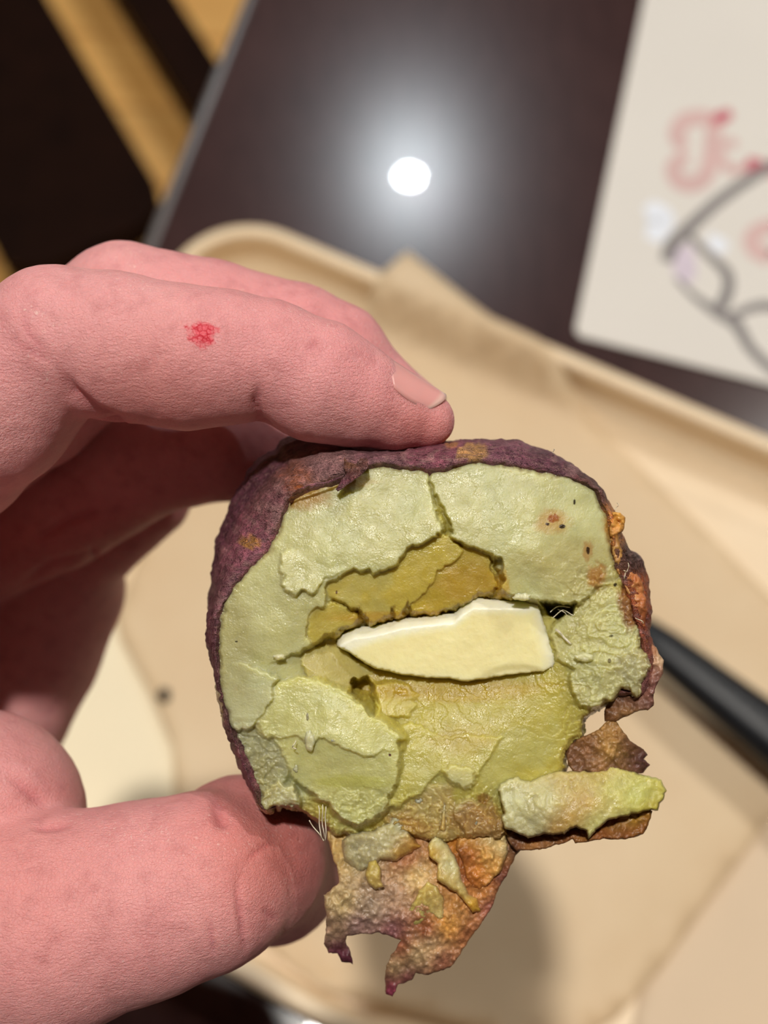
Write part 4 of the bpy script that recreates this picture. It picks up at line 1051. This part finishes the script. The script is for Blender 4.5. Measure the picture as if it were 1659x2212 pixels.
slab('skin_curl', [(1308, 1558), (1306, 1535), (1316, 1512), (1342, 1488), (1358, 1500), (1366, 1504), (1384, 1490), (1398, 1455), (1400, 1425), (1386, 1398), (1400, 1385), (1416, 1398), (1424, 1412), (1433, 1425), (1432, 1455), (1420, 1478), (1412, 1500), (1412, 1525), (1400, 1534), (1370, 1539), (1350, 1549), (1330, 1558)],
     [(1312, 1550, 161.8), (1345, 1500, 161), (1380, 1515, 160.6), (1415, 1450, 160.4), (1425, 1420, 161), (1400, 1395, 161.5)], 0.9, M_PULP,
     cfun([(1312, 1545, (104, 68, 40)), (1345, 1505, (74, 48, 34)), (1370, 1520, (120, 86, 70)), (1400, 1500, (124, 84, 74)), (1395, 1525, (100, 68, 60)), (1420, 1450, (128, 82, 74)), (1405, 1410, (150, 84, 44)), (1428, 1425, (200, 176, 140)), (1360, 1545, (170, 130, 80)), (1415, 1480, (104, 66, 66))], PURPLE, 0.4, 10, 12), potato, 3.0, 2.5, 0.7, 5, 34)
# inner brown lining of the right rim
slab('rim_pulp', [(1322, 1105), (1340, 1108), (1352, 1118), (1346, 1148), (1336, 1160), (1345, 1195), (1362, 1225), (1385, 1250), (1398, 1310), (1394, 1360), (1402, 1392), (1385, 1388), (1378, 1350), (1366, 1305), (1345, 1258), (1328, 1225), (1320, 1180), (1316, 1140)],
     [(1335, 1115, 159.2), (1340, 1150, 159.8), (1350, 1230, 160), (1390, 1300, 160), (1380, 1330, 159.6), (1395, 1385, 160)], 1.6, M_PULP,
     cfun([(1340, 1120, (216, 158, 74)), (1330, 1150, (200, 140, 66)), (1325, 1180, (180, 140, 80)), (1345, 1215, (168, 124, 70)), (1370, 1250, (168, 92, 50)), (1385, 1290, (176, 96, 54)), (1365, 1280, (190, 150, 90)), (1390, 1340, (130, 70, 40)), (1385, 1375, (150, 96, 50)), (1340, 1165, (110, 70, 40))], PURPLE, 0.4, 8, 13), potato, 3.0, 2.5, 0.8, 6, 35)
# lifted tab of skin on the top edge
slab('skin_tab', [(745, 988), (752, 1000), (770, 1002), (780, 990), (794, 991), (796, 1011), (777, 1030), (752, 1046), (730, 1062), (724, 1056), (738, 1036), (748, 1024), (742, 1010)], [(750, 995, 157.8), (790, 1000, 156.2), (728, 1058, 156.6), (760, 1025, 155.9)], 0.5, M_PSKIN,
     cfun([(755, 1000, (120, 84, 50)), (785, 1005, (84, 58, 58)), (745, 1045, (96, 56, 76)), (760, 1030, (92, 58, 60))], PURPLE, 0.3, 8, 14), potato, 2.6, 2.0, 0.4, 4, 36)
slab('skin_tab', [(622, 1078), (640, 1058), (665, 1046), (700, 1042), (735, 1030), (746, 1024), (742, 1040), (715, 1052), (690, 1056), (660, 1066), (640, 1078), (628, 1092)], [(630, 1080, 158.2), (690, 1048, 157), (740, 1030, 156.4)], 0.5, M_PSKIN,
     cfun([(630, 1080, (130, 78, 60)), (690, 1050, (140, 96, 112)), (740, 1032, (104, 64, 78))], PURPLE, 0.3, 8, 15), potato, 2.6, 2.0, 0.4, 4, 37)
# small flakes of flesh lying on the face
for i, (cx, cy, rx, ry, d, c) in enumerate(((604, 1419, 13, 7, 157.4, (230, 224, 190)), (669, 1602, 11, 24, 156.4, (232, 228, 190)), (904, 1726, 10, 10, 159.6, (232, 226, 190)), (1262, 1420, 20, 10, 157.2, (230, 228, 190)), (728, 1598, 14, 7, 156.3, (230, 228, 180)), (1180, 1645, 20, 8, 160.6, (224, 220, 160)), (640, 1660, 6, 9, 158.2, (232, 226, 180)), (1127, 1290, 18, 9, 156.4, (236, 232, 200)))):
    a = np.linspace(0, 2 * math.pi, 26, endpoint=False)
    rr_ = 1 + 0.35 * fbm(np.cos(a) * 2 + i * 7, np.sin(a) * 2, octaves=3, seed=400 + i)
    slab('flesh_flake', np.stack([cx + rx * rr_ * np.cos(a), cy + ry * rr_ * np.sin(a)], 1), [(cx, cy, d + 0.5)], 0.8, M_FLESH, cfun([(cx, cy, c)], c, 0.06, 10, 20 + i), potato, 2.6, 1.0, 0.25, 6, 420 + i)
# stringy fibres
for i, (a, b, c, d0, r) in enumerate((((688, 1740), (690, 1770), (694, 1812), 158.6, .09), ((696, 1738), (697, 1775), (700, 1810), 158.5, .08), ((703, 1742), (704, 1780), (702, 1815), 158.6, .09), ((668, 1772), (684, 1795), (700, 1816), 158.8, .10), ((1190, 1322), (1205, 1310), (1232, 1312), 160.5, .10), ((1196, 1334), (1215, 1318), (1240, 1330), 160.2, .10), ((1205, 1316), (1222, 1325), (1226, 1332), 160.2, .08), ((1346, 1232), (1352, 1236), (1347, 1250), 157.9, .08), ((1352, 1236), (1358, 1228), (1356, 1216), 157.9, .07), ((1372, 1335), (1384, 1340), (1390, 1346), 158.6, .09), ((1330, 1100), (1335, 1092), (1334, 1086), 159.5, .06), ((1195, 978), (1197, 970), (1197, 974), 161.5, .07), ((640, 1600), (632, 1612), (640, 1618), 157.0, .1), ((1200, 1360), (1215, 1372), (1232, 1392), 159.4, .22))):
    pts = spline([a, b, c], 6)
    P3 = [W(p[0] + 1.2 * math.sin(q_ * 0.6 + i), p[1], d0 + 0.25 * math.cos(q_ * 0.9 + i)) for q_, p in enumerate(pts)]
    tube('fibre', P3, [r * 0.0007] * len(P3), M_FIBRE, potato, 6)

# ================================================================== BUTTER
butter_poly = [(723, 1381), (740, 1366), (764, 1355), (809, 1350), (866, 1336), (928, 1328), (981, 1321), (998, 1303), (1022, 1288), (1039, 1287), (1055, 1293), (1118, 1295), (1133, 1286), (1161, 1285), (1170, 1326), (1186, 1379), (1200, 1416), (1201, 1440), (1174, 1452), (1112, 1457), (1051, 1467), (1006, 1473), (969, 1466), (911, 1464), (866, 1457), (809, 1444), (780, 1428), (752, 1408), (727, 1396)]
def butter_col(x, y):
    sd = poly_sdf(butter_poly, x, y)
    up = np.interp(x, [723, 809, 928, 981, 1022, 1161, 1200], [1390, 1352, 1329, 1320, 1290, 1288, 1420])
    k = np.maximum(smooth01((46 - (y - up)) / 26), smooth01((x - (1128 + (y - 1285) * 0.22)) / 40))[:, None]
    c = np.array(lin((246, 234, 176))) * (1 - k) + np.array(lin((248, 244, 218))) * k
    n = 0.02 * fbm(x / 40, y / 40, octaves=2, seed=9)
    return c * (1 + n)[:, None], np.tile(np.array(lin((246, 238, 200))), (len(x), 1))
def butter_depth(x, y):
    up = np.interp(x, [723, 740, 764, 809, 866, 928, 981, 998, 1022, 1161, 1175], [1385, 1366, 1355, 1350, 1336, 1328, 1321, 1303, 1288, 1286, 1286])
    rt = np.interp(y, [1285, 1326, 1379, 1416, 1445], [1161, 1170, 1186, 1200, 1201])
    d = 159.9 + (x - 950) * -0.0008 + (y - 1380) * 0.004
    d = d + 2.4 * np.clip(1 - (y - up) / np.interp(x, [723, 900, 1000, 1160], [26, 22, 26, 30]), 0, 1) ** 1.2
    d = d + 1.3 * np.clip(1 - (rt - x) / 34, 0, 1) ** 1.5
    d = d + 0.5 * np.clip((820 - x) / 100, 0, 1)
    chip = np.clip(1 - np.hypot((x - 1120) / 95, (y - 1475) / 42), 0, 1)
    return d + 0.35 * smooth01(chip * 3)
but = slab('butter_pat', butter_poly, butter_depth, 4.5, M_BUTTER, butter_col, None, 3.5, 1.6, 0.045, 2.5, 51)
tag(but, 'pale yellow pat of butter tucked into the broken potato', 'butter')

# ================================================================== HAND
def pt(px, py, d, r): return np.append(cam_mm(px, py, d), r)
INDEX = [pt(921, 908, 164.5, 3.6), pt(845, 884, 163.8, 5.1), pt(760, 852, 162.5, 6.5), pt(690, 824, 161.5, 7.5), pt(575, 777, 160.5, 7.35), pt(480, 772, 160, 8.3), pt(400, 772, 160, 8.8), pt(250, 750, 160.5, 9.1), pt(118, 735, 161.5, 9.3)]
INDEX_P = [pt(118, 740, 161.5, 9.2), pt(-30, 860, 165, 11.6), pt(-130, 930, 169, 12.8), pt(-340, 1050, 180, 14.5)]
MIDDLE = [pt(915, 905, 181, 3.9), pt(835, 862, 181, 5.4), pt(720, 775, 180, 7.7), pt(635, 738, 179.5, 8.0), pt(450, 702, 179, 8.9), pt(268, 676, 179, 9.6)]
MIDDLE_P = [pt(268, 676, 179, 9.6), pt(60, 850, 189, 11), pt(-270, 1060, 202, 13.5)]
RING = [pt(690, 1030, 206, 5.5), pt(600, 992, 203, 7.4), pt(480, 962, 201, 8.5), pt(320, 985, 203, 9.4)]
RING_P = [pt(320, 985, 203, 9.4), pt(120, 1090, 212, 10.8), pt(-190, 1200, 225, 13.5)]
PINKY = [pt(322, 1072, 224, 7.4), pt(195, 1160, 227, 9.0)]
PINKY_P = [pt(195, 1165, 230, 9.0), pt(40, 1290, 236, 12.5), pt(-160, 1380, 244, 14.5)]
THUMB = [pt(628, 1895, 208, 7.4), pt(585, 1885, 193, 9.8), pt(524, 1857, 175, 10.6), pt(470, 1900, 169.5, 10.6)]
THUMB_P = [pt(430, 1908, 167, 11.7), pt(300, 1946, 166.5, 12.3), pt(100, 1995, 166.5, 14.2), pt(-120, 2030, 168, 16)]
THENAR = [pt(-55, 1770, 176, 14.9), pt(-300, 1830, 186, 21)]
BASE = [pt(-120, 2030, 168, 16), pt(-380, 1980, 182, 22), pt(-800, 1950, 204, 25)]
PALM1 = [pt(-340, 1050, 182, 15), pt(-420, 1500, 200, 20), pt(-800, 1900, 214, 26)]
PALM2 = [pt(-190, 1200, 230, 15), pt(-260, 1500, 236, 21), pt(-800, 1850, 232, 27)]
HYPO = [pt(100, 1270, 238, 14.4), pt(38, 1400, 239, 14.6), pt(-45, 1520, 238, 16.2), pt(-330, 1700, 230, 24)]
ARM = [pt(-800, 1900, 222, 27), pt(-1400, 2200, 226, 28)]

def cone_sdf(p, a, b):
    """tapered capsule"""
    pa = p - a[:3]; ba = b[:3] - a[:3]
    L = float(ba @ ba) + 1e-9
    t = np.clip((pa @ ba) / L, 0, 1)
    q = pa - t[:, None] * ba
    return np.sqrt((q * q).sum(1)) - (a[3] + (b[3] - a[3]) * t)

def smin(a, b, k):
    h = np.clip(0.5 + 0.5 * (b - a) / k, 0, 1)
    return b * (1 - h) + a * h - k * h * (1 - h)

def chain(p, ch, k):
    d = None
    for i in range(len(ch) - 1):
        s = cone_sdf(p, ch[i], ch[i + 1])
        d = s if d is None else smin(d, s, k)
    return d

def hand_sdf(p):
    idx_ = smin(chain(p, INDEX, 1.0), chain(p, INDEX_P, 1.2), 0.7)
    mid = smin(chain(p, MIDDLE, 1.0), chain(p, MIDDLE_P, 1.2), 0.8)
    rng_ = smin(chain(p, RING, 1.0), chain(p, RING_P, 1.2), 0.8)
    pin = smin(chain(p, PINKY, 1.0), chain(p, PINKY_P, 1.2), 0.8)
    d = smin(idx_, mid, 0.35); d = smin(d, rng_, 0.35); d = smin(d, pin, 0.35)
    palm = smin(chain(p, PALM1, 6), chain(p, PALM2, 6), 9)
    palm = smin(palm, chain(p, HYPO, 3), 5)
    palm = smin(palm, chain(p, ARM, 4), 6)
    thumb = smin(chain(p, THUMB, 3.0), chain(p, THUMB_P, 1.5), 1.2)
    base = smin(chain(p, BASE, 6), chain(p, THENAR, 4), 1.6)
    thumb = smin(thumb, base, 1.3)
    d = smin(d, palm, 3.0)
    return smin(d, thumb, 1.5)

H = 0.48
lo = np.array([-165.0, -42.0, 143.0]); hi = np.array([14.0, 108.0, 272.0])
BLK = 8
dims = (np.ceil((hi - lo) / (H * BLK)).astype(int)) * BLK + 1
nb = (dims - 1) // BLK
bc = [lo[i] + (np.arange(nb[i]) + 0.5) * BLK * H for i in range(3)]
B = np.stack(np.meshgrid(*bc, indexing='ij'), -1).reshape(-1, 3)
bd = hand_sdf(B).reshape(nb)
near = np.abs(bd) < BLK * H * 0.87 + 1.2
vol = np.repeat(np.repeat(np.repeat(bd, BLK, 0), BLK, 1), BLK, 2).astype(np.float32)
vol = np.pad(vol, ((0, 1),) * 3, mode='edge')
mask = np.repeat(np.repeat(np.repeat(near, BLK, 0), BLK, 1), BLK, 2)
mask = np.pad(mask, ((0, 1),) * 3, mode='edge')
ii = np.argwhere(mask)
for s in range(0, len(ii), 400000):
    q = ii[s:s + 400000]
    vol[q[:, 0], q[:, 1], q[:, 2]] = hand_sdf(lo + q * H)

def surface_nets(v, org, h):
    s = v < 0
    cs = s[:-1, :-1, :-1].astype(np.int8)
    tot = np.zeros(cs.shape, np.int8)
    for a in (0, 1):
        for b in (0, 1):
            for c in (0, 1):
                tot += s[a:s.shape[0] - 1 + a, b:s.shape[1] - 1 + b, c:s.shape[2] - 1 + c]
    act = (tot > 0) & (tot < 8)
    cells = np.argwhere(act)
    idm = -np.ones(act.shape, np.int64); idm[act] = np.arange(len(cells))
    acc = np.zeros((len(cells), 3)); cnt = np.zeros(len(cells))
    corners = [(a, b, c) for a in (0, 1) for b in (0, 1) for c in (0, 1)]
    vals = {c: v[cells[:, 0] + c[0], cells[:, 1] + c[1], cells[:, 2] + c[2]] for c in corners}
    for c in corners:
        for ax in range(3):
            if c[ax] == 0:
                e = list(c); e[ax] = 1; e = tuple(e)
                v0, v1 = vals[c], vals[e]
                cr_ = (v0 < 0) != (v1 < 0)
                t = np.where(cr_, v0 / (v0 - v1 + 1e-20), 0)
                p = np.tile(np.array(c, float), (len(cells), 1)); p[:, ax] += t
                acc += p * cr_[:, None]; cnt += cr_
    pos = org + (cells + acc / cnt[:, None]) * h
    quads = []
    for ax in range(3):
        sl0 = [slice(1, -1)] * 3; sl1 = [slice(1, -1)] * 3
        sl0[ax] = slice(0, -1); sl1[ax] = slice(1, None)
        a0 = s[tuple(sl0)]; a1 = s[tuple(sl1)]
        e = np.argwhere(a0 != a1)
        sg = a0[e[:, 0], e[:, 1], e[:, 2]]
        off = np.ones(3, int); off[ax] = 0
        e = e + off
        b_, c_ = [i for i in range(3) if i != ax]
        def cid(db, dc):
            q = e.copy(); q[:, b_] -= db; q[:, c_] -= dc
            return idm[q[:, 0], q[:, 1], q[:, 2]]
        qd = np.stack([cid(0, 0), cid(1, 0), cid(1, 1), cid(0, 1)], 1)
        flip = sg if ax != 1 else ~sg
        qd[~flip] = qd[~flip][:, ::-1]
        quads.append(qd)
    quads = np.concatenate(quads)
    return pos, quads[(quads >= 0).all(1)]
HV, HF = surface_nets(vol, lo, H)
del vol, mask

def vnormals(v, f):
    n = np.zeros_like(v)
    fn = np.cross(v[f[:, 2]] - v[f[:, 0]], v[f[:, 3]] - v[f[:, 1]])
    for k in range(4): np.add.at(n, f[:, k], fn)
    return n / (np.linalg.norm(n, axis=1, keepdims=True) + 1e-12)
def relax(v, f, it):
    for _ in range(it):
        a = np.zeros_like(v); c = np.zeros(len(v))
        for k in range(4):
            np.add.at(a, f[:, k], v[f[:, (k + 1) % 4]]); np.add.at(c, f[:, k], 1)
            np.add.at(a, f[:, k], v[f[:, (k - 1) % 4]]); np.add.at(c, f[:, k], 1)
        v = v * 0.5 + 0.5 * a / c[:, None]
    return v
lab_ = np.arange(len(HV))
for _ in range(400):
    mn = lab_[HF].min(1); new = lab_.copy()
    for k in range(4): np.minimum.at(new, HF[:, k], mn)
    new = new[new]
    if (new == lab_).all(): break
    lab_ = new
big = np.bincount(lab_).argmax(); kp = lab_ == big
rem = np.cumsum(kp) - 1
HF = rem[HF[kp[HF[:, 0]]]]; HV = HV[kp]
HV = relax(HV, HF, 2)
HN = vnormals(HV, HF)
# outward check
ctr_test = hand_sdf(HV[:2000] + HN[:2000] * 0.4).mean()
if ctr_test < 0: HF = HF[:, ::-1]; HN = -HN
# creases: (pixel polyline, width mm, depth mm)
hx = HV[:, 0] / HV[:, 2] * FPX + CX; hy = HV[:, 1] / HV[:, 2] * FPX + CY
facing = (HN * (HV / np.linalg.norm(HV, axis=1, keepdims=True))).sum(1) < 0.15
disp = 0.12 * fbm(HV[:, 0] / 4, HV[:, 1] / 4, HV[:, 2] / 4, octaves=3, seed=90) + 0.05 * fbm(HV[:, 0] / 1.3, HV[:, 1] / 1.3, HV[:, 2] / 1.3, octaves=2, seed=91)
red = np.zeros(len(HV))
CREASE = [([(128, 790), (160, 850), (205, 890), (255, 914)], 13, 1.0, 172), ([(562, 815), (553, 870), (560, 903), (590, 936)], 9, 0.75, 172), ([(520, 1870), (513, 1930), (522, 1990), (532, 2080)], 7, 0.45, 172), ([(452, 1970), (458, 2030), (466, 2075)], 6, 0.35, 172),
          ([(590, 2056), (640, 2020), (680, 1985), (700, 1950)], 8, 0.5, 178), ([(464, 1712), (470, 1740), (482, 1775)], 15, 0.7, 174), ([(178, 1764), (130, 1782), (60, 1790)], 10, 0.6, 172), ([(520, 1870), (560, 1835), (600, 1812)], 7, 0.25, 172), ([(560, 1960), (600, 1990)], 6, 0.25, 172), ([(0, 1660), (60, 1710), (110, 1750)], 12, 0.4, 172),
          ([(690, 730), (660, 760)], 7, 0.12, 165), ([(40, 640), (60, 720), (110, 770)], 9, 0.15, 165), ([(0, 720), (70, 760), (130, 790)], 8, 0.18, 165), ([(60, 1180), (140, 1130), (200, 1110)], 12, 0.8, 260), ([(20, 1280), (110, 1220), (200, 1200)], 12, 0.8, 260)]
for pl, w, dp, dmax in CREASE:
    best = np.full(len(HV), 1e9); along = np.zeros(len(HV))
    seg = [math.hypot(pl[i + 1][0] - pl[i][0], pl[i + 1][1] - pl[i][1]) for i in range(len(pl) - 1)]
    tot = sum(seg); acc_ = 0.0
    for i in range(len(pl) - 1):
        ax_, ay_ = pl[i]; bx_, by_ = pl[i + 1]
        ex, ey = bx_ - ax_, by_ - ay_
        t = np.clip(((hx - ax_) * ex + (hy - ay_) * ey) / (ex * ex + ey * ey), 0, 1)
        dd_ = np.hypot(hx - ax_ - ex * t, hy - ay_ - ey * t)
        along = np.where(dd_ < best, (acc_ + t * seg[i]) / tot, along)
        best = np.minimum(best, dd_); acc_ += seg[i]
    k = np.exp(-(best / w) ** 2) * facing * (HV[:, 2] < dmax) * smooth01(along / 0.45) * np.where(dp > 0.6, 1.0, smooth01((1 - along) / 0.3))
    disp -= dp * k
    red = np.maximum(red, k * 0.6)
HV = HV + HN * disp[:, None]
hc = np.tile(np.array(lin((228, 160, 159))), (len(HV), 1))
n1 = fbm(HV[:, 0] / 9, HV[:, 1] / 9, HV[:, 2] / 9, octaves=3, seed=95)
hc = hc * (1 + np.stack([0.06 * n1, 0.14 * n1, 0.12 * n1], 1))
def tint(px, py, rad, c, amt, dmax=300):
    global hc
    k = (amt * np.exp(-((hx - px) ** 2 + (hy - py) ** 2) / rad ** 2) * (HV[:, 2] < dmax))[:, None]
    hc = hc * (1 - k) + np.array(lin(c)) * k
tint(640, 1850, 120, (190, 92, 84), 0.5, 230); tint(900, 930, 90, (206, 112, 100), 0.5, 172); tint(330, 860, 160, (206, 126, 118), 0.5, 172); tint(560, 1800, 200, (214, 124, 112), 0.6, 178); tint(50, 1900, 260, (214, 132, 124), 0.5, 178); tint(650, 700, 260, (220, 138, 140), 0.4, 195)
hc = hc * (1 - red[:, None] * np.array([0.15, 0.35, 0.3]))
hand = mesh_obj('hand', to_world(HV), HF, M_SKIN, None, True, hc)
tag(hand, 'bare hand pinching the sweet potato, small red scrape on the index finger', 'hand')

# fingernails: curved plates set on the back of the fingertip
def nail(name, a, b, side_dir, r0, r1, span, parent, lift=0.15):
    """a, b: axis points (camera mm) at cuticle and free edge; side_dir: direction the plate faces"""
    a = np.array(a); b = np.array(b); ax_ = (b - a) / np.linalg.norm(b - a)
    u = np.array(side_dir, float); u -= ax_ * (u @ ax_); u /= np.linalg.norm(u)
    w = np.cross(ax_, u)
    nu, nv = 16, 17; v = []
    for lay in (0, 1):
        for i in range(nu):
            t = i / (nu - 1)
            c = a + (b - a) * t; r = r0 + (r1 - r0) * t + lift - lay * 0.45
            for j in range(nv):
                s = (j / (nv - 1) * 2 - 1)
                end = (0.26 if t > 0.5 else 0.16) * (s * s) * (1 if t > 0.5 else -1) * abs(t - 0.5) * 2
                ang = s * span * (1 - 0.15 * (1 - t) ** 3)
                cc = c - ax_ * end * np.linalg.norm(b - a)
                v.append(cc + (u * math.cos(ang) + w * math.sin(ang) * 0.95) * r)
    f = []
    for lay in (0, 1):
        o_ = lay * nu * nv
        for i in range(nu - 1):
            for j in range(nv - 1):
                q = (o_ + i * nv + j, o_ + i * nv + j + 1, o_ + (i + 1) * nv + j + 1, o_ + (i + 1) * nv + j)
                f.append(q if lay == 0 else q[::-1])
    m = nu * nv
    for i in range(nu - 1):
        for j in (0, nv - 1):
            f.append((i * nv + j, (i + 1) * nv + j, m + (i + 1) * nv + j, m + i * nv + j))
    for j in range(nv - 1):
        for i in (0, nu - 1):
            f.append((i * nv + j, i * nv + j + 1, m + i * nv + j + 1, m + i * nv + j))
    tt = np.tile(np.repeat(np.linspace(0, 1, nu), nv), 2)
    k = smooth01((tt - 0.88) / 0.06)[:, None]
    cc_ = np.array(lin((228, 160, 154))) * (1 - k) + np.array(lin((234, 186, 174))) * k
    o = mesh_obj(name, to_world(np.array(v)), f, M_NAIL, parent, True, cc_)
    bm = bmesh.new(); bm.from_mesh(o.data); bmesh.ops.recalc_face_normals(bm, faces=bm.faces); bm.to_mesh(o.data); bm.free()
    return o
nail('fingernail', cam_mm(800, 868, 163.1), cam_mm(940, 914, 164.8), (0.30, -1.0, -0.42), 6.0, 3.85, 1.0, hand, 0.13)
nail('fingernail', cam_mm(805, 842, 181), cam_mm(935, 915, 181.3), (0.55, -1.0, 0.25), 5.9, 4.0, 1.05, hand)
